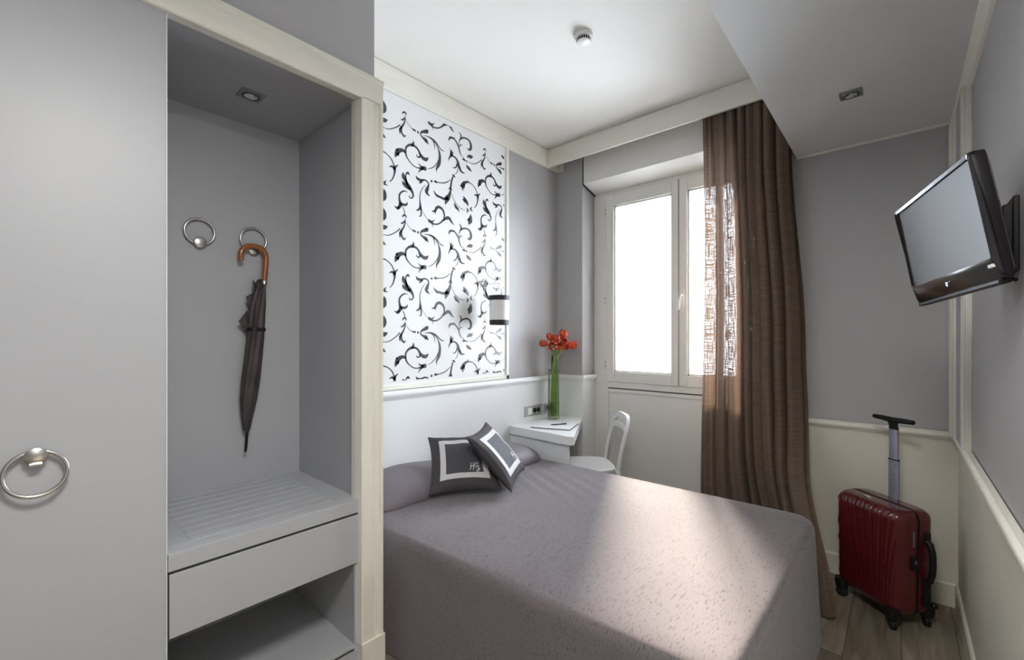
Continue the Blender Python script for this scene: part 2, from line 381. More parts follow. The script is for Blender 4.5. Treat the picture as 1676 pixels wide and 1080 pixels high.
obj('handle_grip', MB().tube([(-1.271, YW - .02, 1.74), (-1.271, YW - .05, 1.74), (-1.274, YW - .056, 1.735), (-1.282, YW - .058, 1.70), (-1.288, YW - .058, 1.625)], [.009, .009, .010, .010, .008], 10), FRAME, hd, smooth=True)
# fixed boarding under the window
pb = obj('apron_panel', MB().box(xf0 + .03, xf1 - .03, YW + .012, YW + .06, 0, .97), FRAME, win)
obj('apron_border', MB().box(xf0 + .004, xf0 + .036, YW + .002, YW + .02, 0, .966).box(xf1 - .036, xf1 - .004, YW + .002, YW + .02, 0, .966).box(xf0 + .036, xf1 - .036, YW + .002, YW + .02, .935, .966), FRAME, pb, bevel=.004)
obj('shadow_gap', MB().box(xf0 + .004, xf1 - .004, YW + .004, YW + .02, .966, .975).box(xf0, xf0 + .004, YW + .004, YW + .02, 0, .975), GAP, pb)
# roller shutter box above the window
sb = obj('shutter_box', MB().prism([(YB - .005, 3.05), (YB - .005, 2.742), (YW - .01, 2.690), (YW + .07, 2.690), (YW + .07, 3.05)], 'x', XW0 + .014, XW1 - .01), FRAME, win, bevel=.004)
obj('box_gap', MB().prism([(YB + .004, 3.045), (YB + .004, 2.735), (YW - .004, 2.684), (YW + .07, 2.684), (YW + .07, 3.045)], 'x', XW0 + .002, XW0 + .014), GAP, sb)
# ------------------------------------------------------------------ wardrobe
XWF, XWB = -1.66, -2.25
wd = thing('wardrobe', 'built-in grey wardrobe with open coat niche, drawer and ivory surround', 'wardrobe', (-1.95, .4, 0))
obj('back_panel', MB().box(XWB - .02, XWB, .25, .96, .12, 2.42), NICHE, wd)
obj('side_panel', MB().box(XWB, -1.675, .938, .956, .70, 2.42), NICHE, wd)
obj('divider_panel', MB().box(XWB, -1.685, .252, .268, .12, 2.42), NICHE, wd)
obj('top_panel', MB().box(XWB, -1.665, .25, .956, 2.385, 2.405), NICHE, wd)
# luggage shelf: end boards, front board and nine slats with routed gaps between them
sh = obj('luggage_shelf', MB().box(XWF - .062, XWF, .305, .938, .692, .745).box(XWB, XWF - .062, .268, .376, .722, .745).box(XWB, XWF - .062, .862, .938, .722, .745)
         .box(XWB, XWF - .062, .376, .862, .700, .728), WARD, wd, bevel=.0015)
sl0 = None
for k in range(9):
    x1 = XWF - .068 - k * .0622; x0 = max(x1 - .0530, XWB)
    w = x1 - x0
    if k in (0, 8):
        sl0 = obj('slat', MB().box(-w / 2, w / 2, -.243, .243, -.016, 0), WARD, sh, local=True, bevel=.0025)
    if k not in (0, 8):
        o = first.copy(); COL.objects.link(o)
    else:
        o = sl0
        if k == 0: first = o
    o.location = Vector(((x0 + x1) / 2, .619, .745)) - wd.location
obj('drawer', MB().box(-1.70, XWF, .308, .936, .488, .683), WARD, wd, bevel=.0015)
obj('drawer_gap', MB().box(-1.70, XWF - .004, .304, .939, .683, .692).box(-1.70, XWF - .004, .304, .3075, .488, .69).box(-1.70, XWF - .004, .936, .9395, .488, .69), GAP, wd)
cb = obj('open_cubby', MB().box(XWB, -1.672, .917, .938, .12, .60).box(XWB, -1.672, .268, .284, .12, .60).box(XWB, -1.672, .284, .917, .135, .152).box(XWB, -1.72, .284, .917, .50, .515), WARD, wd, bevel=.0015)
obj('cubby_reveal', MB().box(-1.70, -1.664, .938, .955, .0, .69).box(-1.69, -1.668, .305, .955, .0, .12), NICHE, wd)
dr = obj('wardrobe_door', MB().box(XWF - .022, XWF, -.50, .3005, .02, 2.385), WARD, wd, bevel=.0015)
obj('door_edge_highlight', MB().box(XWF - .022, XWF + .0006, .3005, .303, .02, 2.385), WHITE, dr)  # white strip paints in the highlight along the door edge
d2 = obj('wardrobe_door', MB().box(XWF - .022, XWF, -1.30, -.504, .02, 2.385), WARD, wd, bevel=.0015)
cs = obj('surround_header', MB().prism([(XWF - .02, 2.383), (XWF + .016, 2.383), (XWF + .020, 2.387), (XWF + .020, 2.468), (XWF + .026, 2.474), (XWF + .026, 2.487), (XWF + .018, 2.493), (XWF - .02, 2.493)], 'y', -1.4, 1.03), CREAMH, wd)
obj('surround_post', MB().prism([(XWF - .02, .9245), (XWF + .018, .932), (XWF + .020, .938), (XWF + .020, .990), (XWF + .022, .993), (XWF + .022, .997), (XWF + .015, 1.000), (XWF + .015, 1.012), (XWF + .024, 1.017), (XWF + .024, 1.028), (XWF + .015, 1.032), (XWF - .05, 1.032), (XWF - .05, .9245)], 'z', .155, 2.387)
    .prism([(XWF - .02, .9245), (XWF + .018, .932), (XWF + .020, .938), (XWF + .020, 1.028), (XWF - .02, 1.032)], 'z', 2.386, 2.388), CREAM, wd)
obj('plinth_block', MB().box(XWF - .02, XWF + .028, .930, 1.036, 0, .158), CREAM, wd, bevel=.002)
obj('end_panel', MB().box(XL + .036, XWF - .02, .985, 1.0, 0, 2.47), WARD, wd)
def ring_pull(name, parent, c, Rr, r, up, plate, label=None):
    """steel ring on a round rosette; up: rosette at the top (+1) or foot (-1) of the ring"""
    c = Vector(c)
    g = obj('ring', MB().torus(c + Vector((.014, 0, 0)), (1, 0, 0), Rr, r), STEEL, parent, smooth='all')
    pc = c + Vector((0, 0, up * (Rr - plate * .35)))
    obj('rosette', MB().lathe([(.008, 0), (.008, .012), (plate * .92, .014), (plate, .017), (plate, .020), (plate * .85, .0225), (.001, .023)], pc, (1, 0, 0)), STEEL, parent, smooth=True)
    obj('ring_clasp', MB().tube([pc + Vector((.012, -.012, up * plate * .45 * -1 if up > 0 else -plate * .6)), pc + Vector((.012, .012, up * plate * .45 * -1 if up > 0 else -plate * .6))], .0075, 10), STEEL, parent, smooth=True)
# door handle as children of the door
hc = Vector((XWF, .033, 1.060))
ring = obj('ring_handle', MB().torus(hc + Vector((.026, 0, 0)), (1, 0, .12), .056, .0052), STEEL, dr, smooth='all')
obj('handle_rosette', MB().lathe([(.009, 0), (.009, .016), (.020, .018), (.0225, .022), (.0215, .027), (.012, .031), (.001, .032)], hc + Vector((0, 0, .043)), (1, 0, 0)), STEEL, dr, smooth=True)
obj('handle_clasp', MB().tube([hc + Vector((.028, -.011, .024)), hc + Vector((.028, .011, .024))], .006, 10), STEEL, dr, smooth=True)
for y, lab in ((.519, 'empty steel ring coat hook on the niche back, left of the umbrella'), (.727, 'steel ring coat hook on the niche back holding the umbrella')):
    h = thing('coat_hook', lab, 'hook', (XWB, y, 1.857), group='ring coat hooks in the wardrobe niche')
    ring_pull('coat_hook', h, (XWB, y, 1.857), .054, .0052, -1, .024)

# ------------------------------------------------------------------ umbrella on the right-hand hook
XU = -2.205
um = thing('umbrella', 'closed black umbrella with curved cane handle hanging in the wardrobe niche', 'umbrella', (XU, .76, 1.3))
hp = [(.667, 1.752), (.665, 1.780), (.675, 1.805), (.698, 1.820), (.722, 1.822), (.748, 1.816), (.764, 1.797), (.768, 1.770), (.765, 1.72), (.761, 1.663)]
hp = catmull(hp, 4)
obj('crook_handle', MB().tube([(XU, y, z) for y, z in hp], [.0125 if i > 2 else .0118 for i in range(len(hp))], 14), WOODH, um, smooth=True)
obj('handle_collar', MB().tube([(XU, .7612, 1.668), (XU, .7605, 1.652)], .0135, 14), STEEL, um, smooth=True)
prof = [(1.664, .738, .766, .012), (1.655, .730, .768, .020), (1.60, .712, .768, .024), (1.55, .698, .767, .026), (1.50, .694, .764, .027), (1.44, .690, .760, .028), (1.38, .684, .757, .028), (1.30, .677, .750, .026),
        (1.22, .668, .744, .024), (1.134, .663, .732, .022), (1.06, .667, .717, .017), (.995, .674, .703, .012), (.985, .679, .699, .009)]
rs = []
for q, (z, y0, y1, dx) in enumerate(prof):
    ring_ = []
    for j in range(36):
        a = 2 * math.pi * j / 36
        k = 1 + .14 * math.sin(7 * a + z * 9) * (0 if q in (0, len(prof) - 1) else 1)
        ring_.append((XU + dx * k * math.sin(a), (y0 + y1) / 2 + (y1 - y0) / 2 * k * math.cos(a) * (.92 if k > 1 else 1), z + (.012 * math.sin(4 * a) if q < 2 else 0)))
    rs.append(ring_)
obj('folded_canopy', MB().rings(rs), UMB, um, smooth=True)
def flap(mb, pts, bulge):
    a, b, c = [Vector(p) for p in pts]; n = 6; vs = []; fs = []; idx = {}
    for side in (1, -1):
        for i in range(n + 1):
            for j in range(n + 1 - i):
                s_, t_ = i / n, j / n; p = a * (1 - s_ - t_) + b * s_ + c * t_
                p = p + Vector((side * (bulge * 4 * s_ * t_ * (1 - s_ - t_) * 2 + .0015), 0, 0)); idx[(side, i, j)] = len(vs); vs.append(p)
        for i in range(n):
            for j in range(n - i):
                fs.append((idx[(side, i, j)], idx[(side, i + 1, j)], idx[(side, i, j + 1)]))
                if j < n - i - 1: fs.append((idx[(side, i + 1, j)], idx[(side, i + 1, j + 1)], idx[(side, i, j + 1)]))
    mb.add(vs, fs)
m = MB()
flap(m, [(XU + .012, .652, 1.478), (XU, .690, 1.530), (XU, .712, 1.415)], .02)
flap(m, [(XU + .010, .682, 1.590), (XU, .718, 1.612), (XU, .714, 1.50)], .015)
flap(m, [(XU + .006, .711, 1.668), (XU, .728, 1.652), (XU, .716, 1.59)], .01)
obj('loose_fold', m, UMB, um, smooth=True)
obj('wrap_strap', MB().rings([[(XU + .030 * math.sin(a), .726 + .041 * math.cos(a), z) for a in [2 * math.pi * j / 24 for j in range(24)]] for z in (1.452, 1.435)], False, False), BLACK, um, smooth=True)
obj('ferrule', MB().tube([(XU, .690, .990), (XU, .6895, .975), (XU, .685, .905), (XU, .684, .893)], [.008, .0062, .0058, .0045], 12), BLACK, um, smooth=True)

# ------------------------------------------------------------------ recessed spotlights, smoke detector
def spotlight(loc, label, m_plate):
    t = thing('recessed_spotlight', label, 'ceiling light', loc, group='square recessed spotlights')
    x, y, z = loc; s_ = .043
    obj('bezel', MB().box(x - s_, x + s_, y - s_, y + s_, z - .004, z).lathe([(.031, -.0075), (.034, -.004)], loc, n=28), m_plate, t, bevel=.001)
    obj('lamp_cup', MB().lathe([(.031, -.0078), (.026, -.0078), (.024, -.0045), (.001, -.0045)], loc, n=28, cap0=False), BLACK, t)
    obj('lamp_face', MB().lathe([(.024, -.0085), (.018, -.011), (.010, -.0085), (.001, -.011)], loc, n=12, cap0=False), CHROME, t)
spotlight((-.172, 2.575, ZS), 'square grey recessed spotlight in the lowered ceiling', GREYP)
spotlight((-1.962, .628, 2.385), 'square dark recessed spotlight in the niche top above the umbrella', GREYP)
dt = thing('smoke_detector', 'round white smoke detector with black vents on the high ceiling', 'smoke detector', (-1.30, 2.06, ZC))
dc = (-1.30, 2.06, ZC)
obj('detector_base', MB().lathe([(.050, 0), (.051, -.004), (.050, -.016), (.047, -.022)], dc, n=40, cap1=True), DETW, dt, smooth=True)
obj('vent_core', MB().lathe([(.0365, -.021), (.0330, -.037)], dc, n=32), BLACK, dt, smooth=True)
m = MB()
for k in range(18):
    a = 2 * math.pi * k / 18; c_, s_ = math.cos(a), math.sin(a)
    m.tube([(dc[0] + .0395 * c_, dc[1] + .0395 * s_, ZC - .021), (dc[0] + .036 * c_, dc[1] + .036 * s_, ZC - .037)], .0017, 6)
obj('vent_ribs', m, DETW, dt)
obj('detector_cap', MB().lathe([(.0350, -.0365), (.0350, -.038), (.031, -.041), (.001, -.042)], dc, n=36), DETW, dt, smooth=True)

# ------------------------------------------------------------------ scroll wallpaper panel
PY0, PY1, PZ0, PZ1 = 1.04, 2.582, 1.088, 2.902
wp = thing('wall_panel', 'framed white wall panel printed with charcoal acanthus scrolls above the bed', 'wall panel', (XL, 1.85, 1.98))
obj('panel_sheet', MB().box(XL, XL + .010, PY0, PY1 - .03, PZ0, PZ1), PANELW, wp)
fr = .047
m = MB().prism([(XL, PZ0), (XL + .020, PZ0), (XL + .020, PZ0 + .026), (XL + .013, PZ0 + .030), (XL + .011, PZ0 + .034), (XL, PZ0 + .034)], 'y', PY0, PY1)
m.prism([(XL, PY1), (XL + .020, PY1), (XL + .020, PY1 - .026), (XL + .013, PY1 - .031), (XL + .010, PY1 - .040), (XL, PY1 - .040)], 'z', PZ0, PZ1 + .003)
obj('panel_frame', m, CREAMH, wp)
PAT = '1598,2159,38 1603,2171,77 1614,2176,93 1624,2171,77 1625,2159,23|1616,2156,31 1618,2137,62 1610,2107,77 1591,2075,99 1573,2058,38|2288,2730,60 2260,2704,47 2206,2674,41 2155,2672,23|1591,2079,115 1587,2057,137 1595,2037,99 1610,2025,100 1623,2036,23|1577,2058,61 1578,2041,68 1581,2027,15|1614,2143,46 1605,2129,77 1593,2121,69 1584,2124,19|1621,2137,15 1642,2113,23 1667,2095,39 1689,2090,111 1699,2088,56|1708,2086,32 1715,2087,145 1723,2088,32|1795,2131,25 1788,2118,190 1760,2106,155 1741,2095,97 1737,2078,73 1756,2065,114 1778,2057,189 1791,2045,116 1799,2035,17|1783,2118,124 1778,2130,21|1776,2057,148 1774,2039,21|1760,2082,20 1792,2086,50 1825,2083,109 1858,2070,119 1887,2050,69 1911,2035,61 1933,2034,17|1834,2079,50 1848,2055,59 1853,2021,17|1860,2057,34 1882,2034,77 1893,2001,146 1894,1967,172 1886,1932,197 1869,1899,111 1866,1882,51 1875,1873,13|1882,1962,26 1877,1945,38 1853,1911,47 1825,1889,42 1792,1873,21|1678,2022,16 1681,2005,111 1671,1991,150 1646,1981,117 1625,1960,101 1621,1935,100 1627,1907,85 1650,1881,55 1680,1862,55 1711,1857,56 1738,1862,105 1765,1869,213 1783,1870,165|1667,1990,118 1698,1987,112 1720,1971,113 1735,1948,162 1760,1931,188 1783,1933,173 1799,1950,33|1731,1947,65 1731,1935,89 1718,1927,72 1707,1931,56 1707,1943,24|1625,1923,85 1604,1933,154 1583,1929,198 1565,1916,249 1554,1896,211 1543,1873,22|1561,1907,226 1567,1897,136 1572,1890,19|1548,1930,15 1563,1921,151|1720,1891,16 1731,1877,73 1760,1871,123|1756,1864,131 1731,1847,81 1718,1825,16|1652,1791,16 1640,1803,132 1626,1794,70 1621,1775,85 1629,1743,132 1650,1717,196 1670,1693,142 1679,1672,95 1673,1656,71 1660,1649,55 1649,1655,55 1654,1665,20|1604,1798,15 1605,1773,207 1621,1750,186 1635,1726,132|1596,1741,15 1608,1727,177 1633,1714,202 1659,1705,141|1637,1681,16 1616,1684,62 1591,1671,84 1575,1647,91 1577,1619,121 1585,1599,175 1608,1595,123 1628,1602,109 1636,1619,19|1587,1601,175 1576,1577,167 1559,1564,128 1540,1574,19|1573,1577,136 1565,1552,15|1591,1587,19 1608,1565,46 1616,1537,54|1701,1804,16 1711,1788,144 1738,1785,122 1769,1794,82 1792,1788,83 1801,1771,91 1791,1744,182 1783,1721,198 1797,1705,100 1812,1700,21|1749,1785,138 1735,1770,105 1723,1762,16|1816,1800,33 1825,1801,151 1833,1802,34|1847,1808,101 1860,1807,127 1882,1808,51 1921,1815,52 1956,1830,53 1988,1856,27|1774,1763,21 1747,1729,33 1731,1687,48 1731,1647,65 1734,1611,146 1724,1594,105 1711,1585,88 1699,1587,16|1737,1611,105 1741,1573,81 1738,1554,73 1723,1546,16|1742,1604,16 1760,1575,25 1792,1541,21|1795,2188,33 1806,2180,158 1825,2171,117 1844,2166,84 1872,2170,77 1901,2186,78 1926,2209,113 1961,2231,177 1982,2227,169 2002,2206,99 2021,2194,18|1926,2206,70 1934,2239,96 1922,2274,131 1891,2289,146 1867,2278,153 1853,2254,136 1824,2247,17|1853,2254,110 1859,2235,13|1818,2178,84 1836,2182,76 1850,2195,17|1827,2169,67 1839,2142,13|2011,2528,97 1999,2496,107 1990,2451,118 1988,2422,118 1975,2386,213 1957,2359,296 1941,2317,21|1969,2369,181 1933,2355,147 1897,2358,124 1864,2364,133 1841,2390,20|1987,2448,86 1969,2426,21|1990,2449,86 2006,2428,22|2004,2540,43 2018,2536,130 2032,2527,44|2029,2548,27 2049,2571,44 2059,2602,49 2056,2630,44|1971,2626,21 1978,2649,85 1996,2667,86 2024,2669,98 2046,2656,131 2058,2636,176 2074,2602,133 2093,2583,111 2124,2582,22|2052,2629,131 2042,2607,87 2025,2592,65 2006,2592,22|2074,2612,133 2077,2576,17|1986,2661,75 1994,2687,139 2000,2713,16|1978,2717,16 1988,2699,54 1990,2669,86|2013,2702,22 2003,2680,118 1990,2664,75|2095,2045,23 2074,2073,83 2061,2110,92 2032,2143,82 2007,2150,108 1982,2142,125 1972,2117,22|2020,2163,14 2026,2148,63|2064,2111,32 2067,2143,46 2084,2172,92 2117,2188,93 2155,2188,104 2177,2167,162 2181,2139,182 2166,2119,133 2143,2124,24|2084,2170,102 2085,2198,83 2064,2211,23|2071,2108,46 2079,2125,65 2100,2132,19|2092,2675,17 2114,2676,123 2127,2674,68|2102,2701,17 2111,2685,56 2123,2675,79|2147,2682,23 2135,2672,79 2147,2666,23|2141,2700,23 2155,2713,136 2179,2718,218 2201,2727,23|2136,2649,17 2147,2635,170 2167,2624,171 2188,2611,17|2076,2478,17 2100,2494,223 2120,2515,180 2152,2527,91 2192,2521,52 2226,2498,58 2244,2467,70 2249,2444,153 2249,2419,94 2236,2381,59 2214,2356,35|2144,2548,17 2155,2526,80|2097,2488,245 2104,2451,17|2113,2505,224 2116,2468,17|2211,2446,23 2233,2455,105 2249,2441,106|2276,2476,24 2257,2460,94 2251,2439,94|2109,2418,17 2120,2398,202 2140,2378,204 2157,2355,17|2095,2393,17 2124,2382,180|2136,2340,19 2151,2325,123 2137,2305,19|2190,2360,14 2176,2336,143|2202,2330,14 2175,2334,115|2175,2304,14 2179,2282,191 2171,2252,324 2157,2221,19|2140,2252,14 2166,2262,162|2023,2346,72 2037,2324,182 2056,2312,137 2070,2295,14|1990,2423,27 2006,2389,32 2036,2349,44 2080,2324,33|2079,2323,42 2125,2319,19'
strokes = [[tuple(int(q) for q in p.split(',')) for p in L.split(' ')] for L in PAT.split('|')]
bm = bmesh.new(); XP = XL + .0106
cy0, cy1, cz0, cz1 = PY0, 2.536, 1.140, 2.868
for ky in (-1, 0, 1):
    for kz in (-2, -1, 0, 1):
        for L in strokes:
            pts = [(a / 1000 + ky * .7085, b / 1000 + kz * .6445, w / 7800) for a, b, w in L]
            ys = [p[0] for p in pts]; zs = [p[1] for p in pts]
            if max(ys) < cy0 or min(ys) > cy1 or max(zs) < cz0 or min(zs) > cz1: continue
            c = catmull(pts, 5); lo = []; hi = []
            for i, (y, z, w) in enumerate(c):
                a, b = c[max(i - 1, 0)], c[min(i + 1, len(c) - 1)]
                ty, tz = b[0] - a[0], b[1] - a[1]; l = math.hypot(ty, tz) or 1; w = max(w, .0006)
                lo.append(bm.verts.new((XP, y - tz / l * w / 2, z + ty / l * w / 2))); hi.append(bm.verts.new((XP, y + tz / l * w / 2, z - ty / l * w / 2)))
            for i in range(len(c) - 1):
                try: bm.faces.new((lo[i], lo[i + 1], hi[i + 1], hi[i]))
                except ValueError: pass
for co, no in (((0, cy0, 0), (0, -1, 0)), ((0, cy1, 0), (0, 1, 0)), ((0, 0, cz0), (0, 0, -1)), ((0, 0, cz1), (0, 0, 1))):
    bmesh.ops.bisect_plane(bm, geom=bm.verts[:] + bm.edges[:] + bm.faces[:], plane_co=co, plane_no=no, clear_outer=True)
for f_ in bm.faces:
    f_.normal_update()
    if f_.normal.x < 0: f_.normal_flip()
bm.transform(Matrix.Translation(-wp.location))
me = bpy.data.meshes.new('scroll_print'); bm.to_mesh(me); bm.free(); me.materials.append(PRINT)
o = bpy.data.objects.new('scroll_print', me); COL.objects.link(o); o.parent = wp

# ------------------------------------------------------------------ wall lamp
lx, ly = -2.185, 2.328
lp = thing('wall_lamp', 'chrome wall lamp with white drum shade banded in black beside the scroll panel', 'lamp', (XL, ly, 1.81))
XPF = XL + .010
obj('wall_rosette', MB().lathe([(.040, 0), (.040, .006), (.034, .012), (.030, .012), (.028, .018), (.020, .020), (.018, .030), (.010, .034), (.001, .035)], (XPF, ly, 1.812), (1, 0, 0)), CHROME, lp, smooth=True)
obj('lamp_arm', MB().tube([(XPF + .02, ly, 1.812), (lx - .02, ly, 1.806), (lx - .005, ly, 1.803), (lx, ly, 1.797), (lx, ly, 1.70)], .0045, 10), CHROME, lp, smooth=True)
sh_ = obj('lamp_shade', MB().rings([[(lx + r * math.cos(a), ly + r * math.sin(a), z) for a in [2 * math.pi * j / 48 for j in range(48)]] for r, z in ((.070, 1.505), (.0735, 1.712), (.0715, 1.712), (.068, 1.505), (.070, 1.505))], False, False), SHADE, lp, smooth=True)
for z0, z1, r0, r1 in ((1.503, 1.538, .0708, .0713), (1.680, 1.715, .0738, .0743)):
    obj('shade_band', MB().rings([[(lx + r * math.cos(a), ly + r * math.sin(a), z) for a in [2 * math.pi * j / 48 for j in range(48)]] for r, z in ((r0, z0), (r1, z1), (r1 - .006, z1), (r0 - .006, z0), (r0, z0))], False, False), BANDB, sh_, smooth=True)
obj('shade_spider', MB().tube([(lx - .07, ly, 1.70), (lx + .07, ly, 1.70)], .002, 6).tube([(lx, ly - .07, 1.70), (lx, ly + .07, 1.70)], .002, 6), CHROME, lp)
obj('light_bulb', MB().lathe([(.013, .0), (.013, -.03), (.024, -.055), (.028, -.078), (.020, -.100), (.001, -.108)], (lx, ly, 1.70), n=20), WHITE, lp, smooth=True)

# ------------------------------------------------------------------ desk corner: sockets, desk, pad, pen, vase, tulips
XH = XL + .036
def socket_plate(y0, y1, label, double):
    t = thing('wall_socket', label, 'socket', (XH, (y0 + y1) / 2, .802), group='socket plates on the headboard wall')
    obj('cover_plate', MB().box(XH, XH + .008, y0, y1, .762, .846), PLATE, t, bevel=.002)
    L = y1 - y0
    obj('switch_rocker', MB().box(XH + .008, XH + .011, y0 + L * .16, y0 + L * .40, .776, .832), WHITE if double else GREYP, t, bevel=.002)
    for k in range(2 if double else 1):
        y = y0 + L * (.56 + .22 * k)
        s_ = obj('socket_outlet', MB().lathe([(.021, 0), (.021, .0035), (.017, .0035), (.015, .001), (.001, .001)], (XH + .008, y, .804), (1, 0, 0), n=24, cap0=False), BLACK, t)
        obj('pin_hole', MB().lathe([(.003, 0), (.003, .0022)], (XH + .009, y, .812), (1, 0, 0), n=10).lathe([(.003, 0), (.003, .0022)], (XH + .009, y, .796), (1, 0, 0), n=10), GAP, s_)
socket_plate(2.752, 2.975, 'wide grey socket plate with two black outlets above the desk', True)
socket_plate(2.995, 3.12, 'small grey socket plate partly hidden behind the tulip vase', False)

ZD = .72
dk = thing('desk', 'small white trapezoid desk built against the headboard beside the bed', 'desk', (-2.1, 2.8, 0))
def desk_poly(i): return [(XH, 2.565 + i), (-1.735 - i, 2.55 + i), (-1.702 - i, 2.575 + i * .6), (-2.062 - i, YB - .014), (XH, YB - .014)]
obj('desk_top', MB().prism(desk_poly(0), 'z', .658, ZD), WHITE, dk, bevel=.002)
obj('desk_side_panel', MB().box(XH, -1.765, 2.585, 2.615, 0, .658), WHITE, dk, bevel=.0015)
obj('desk_rail', MB().box(XH, XH + .02, 2.615, YB - .014, .58, .658), WHITE, dk)
pd = thing('writing_folder', 'navy-edged desk folder with white paper near the desk edge', 'folder', (-2.0, 2.8, ZD))
fa = Vector((-2.118, 2.612, 0)); fb = Vector((-1.835, 2.722, 0)); fc = Vector((-1.925, 2.985, 0)); fd = fa + fc - fb
def quad(z0, z1, ins):
    ce = (fa + fb + fc + fd) / 4
    return MB().prism([tuple((p + (ce - p) * ins)[:2]) for p in (fa, fb, fc, fd)], 'z', z0, z1)
obj('folder_cover', quad(ZD, ZD + .006, 0), NAVY, pd, bevel=.001)
obj('paper_sheet', quad(ZD + .006, ZD + .0075, .025), PAPER, pd)
pn = thing('pen', 'dark ballpoint pen lying on the white paper of the desk folder', 'pen', (-2.0, 2.82, ZD + .0125))
pa, pb_ = Vector((-2.042, 2.752, ZD + .0125)), Vector((-1.972, 2.876, ZD + .0125)); dd = pb_ - pa
obj('pen_barrel', MB().tube([pa + dd * .12, pa + dd], [.005, .0046], 10), NAVY, pn, smooth=True)
obj('pen_tip', MB().tube([pa, pa + dd * .03, pa + dd * .12], [.0008, .0018, .0046], 10), STEEL, pn, smooth=True)
obj('pen_clip', MB().tube([pa + dd * .70 + Vector((0, 0, .006)), pa + dd * .97 + Vector((0, 0, .0065))], .0012, 6), STEEL, pn)

VC = Vector((-2.205, 3.025, ZD)); RV = Vector((.749, .663, 0)); FV = Vector((-.663, .749, 0))
vs_ = thing('vase', 'tall clear glass cylinder vase with green stems on the desk', 'vase', VC)
prof = [(.001, 0), (.046, 0), (.050, .004), (.0505, .03), (.048, .12), (.0485, .16), (.047, .40), (.0475, .418), (.0455, .418), (.0445, .40), (.0455, .16), (.0455, .12), (.047, .03), (.044, .022), (.001, .020)]
obj('vase_glass', MB().lathe(prof, VC, n=40), VGLASS, vs_, smooth=True)
obj('vase_rim', MB().torus(VC + Vector((0, 0, .418)), (0, 0, 1), .0465, .0016, 40, 8), GLASS, vs_, smooth='all')
obj('water', MB().lathe([(.0445, .0225), (.0465, .03), (.045, .12), (.045, .155), (.001, .155)], VC, n=36), VWATER, vs_, smooth=True)
blooms = [(890.4, 562, -.9, .05, .0, 'leftmost red-orange tulip in the vase, leaning left'), (900, 553, -.3, .8, .01, 'red-orange tulip in the vase, upper left of the bunch'), (903, 566.5, -.2, .15, -.05, 'open red-orange tulip facing the camera at the lower left of the bunch'),
          (909, 556, .05, .9, -.01, 'red-orange tulip bud at the upper centre of the bunch'), (913, 567, .1, .35, -.05, 'small red-orange tulip at the bottom centre of the bunch'), (920, 550.5, .2, 1, .02, 'tallest open red-orange tulip at the top of the bunch'),
          (920, 560.5, .25, .4, -.04, 'pale-rimmed tulip bud right of centre in the bunch'), (932.5, 564.5, 1, .02, .0, 'rightmost red-orange tulip in the vase, leaning right'), (922, 567.5, .45, .1, -.035, 'tulip bud half hidden under the right side of the bunch')]
for i, (u, v, hx, hz, dep, lab) in enumerate(blooms):
    P = VC + RV * ((u - 905) * .00522) + FV * dep; P.z = 1.4 + (554.8 - v) * .00522
    ax = (RV * hx + Vector((0, 0, 1)) * hz + FV * (-.9 if dep < -.02 else -.25)).normalized()
    a_ = 2 * math.pi * i / 9
    foot = VC + Vector((.026 * math.cos(a_), .026 * math.sin(a_), .035))
    neck = VC + Vector((.018 * math.cos(a_), .018 * math.sin(a_), .47)) + RV * .012
    t = thing('tulip', lab, 'tulip', foot, group='red-orange tulips in the vase')
    base = P - ax * .026
    path = catmull([tuple(foot), tuple(lerp(foot, neck, .5)), tuple(neck), tuple(lerp(neck, base, .55) - ax * .006 + Vector((0, 0, .008))), tuple(base)], 5)
    obj('stem', MB().tube(path, .0066, 8), STEMG, t, smooth=True)
    u1 = ax.orthogonal().normalized(); u2 = ax.cross(u1); m = MB()
    sc = 1.50 if i in (5, 2, 7) else 1.30; op = 1.25 if i in (5, 2) else 1
    for k in range(6):
        a0 = 2 * math.pi * k / 6; inner = .93 if k % 2 else 1.0; g = []
        for s_ in range(8):
            q = s_ / 7; wv = math.sin(math.pi * min(1, q * .86 + .10)) ** .7
            rr = (.0245 * math.sin(math.pi * (.12 + .66 * q)) ** .8) * sc * inner * lerp(1, op, q); h = .058 * sc * q - .002
            row = []
            for t_ in range(7):
                w = (t_ - 3) / 3; an = a0 + w * .62 * wv; r2 = rr * (1 - .10 * w * w)
                row.append(base + ax * (h - .006 * w * w * q) + (u1 * math.cos(an) + u2 * math.sin(an)) * r2)
            g.append(row)
        m.rings(g, False, False, closed=False)
    obj('bloom', m, TULIP, t, smooth='all')
    if i in (0, 2, 4, 6, 7, 8):
        dirv = Vector((math.cos(a_ + .5), math.sin(a_ + .5), 0)); side = Vector((-dirv.y, dirv.x, 0)); g = []
        top = i in (0, 2, 4, 8)
        for s_ in range(9):
            q = s_ / 8; wv = .020 * math.sin(math.pi * (.10 + .86 * q)) ** .7
            z = (.40 + .15 * q) if top else (.030 + .115 * q)
            c_ = VC + dirv * (.030 if not top else .029) + Vector((0, 0, z)) + (RV * .012 if top else Vector())
            g.append([c_ - side * wv + dirv * -.004, c_, c_ + side * wv + dirv * -.004])
        obj('leaf', MB().rings(g, False, False, closed=False), LEAFG, t, smooth='all')

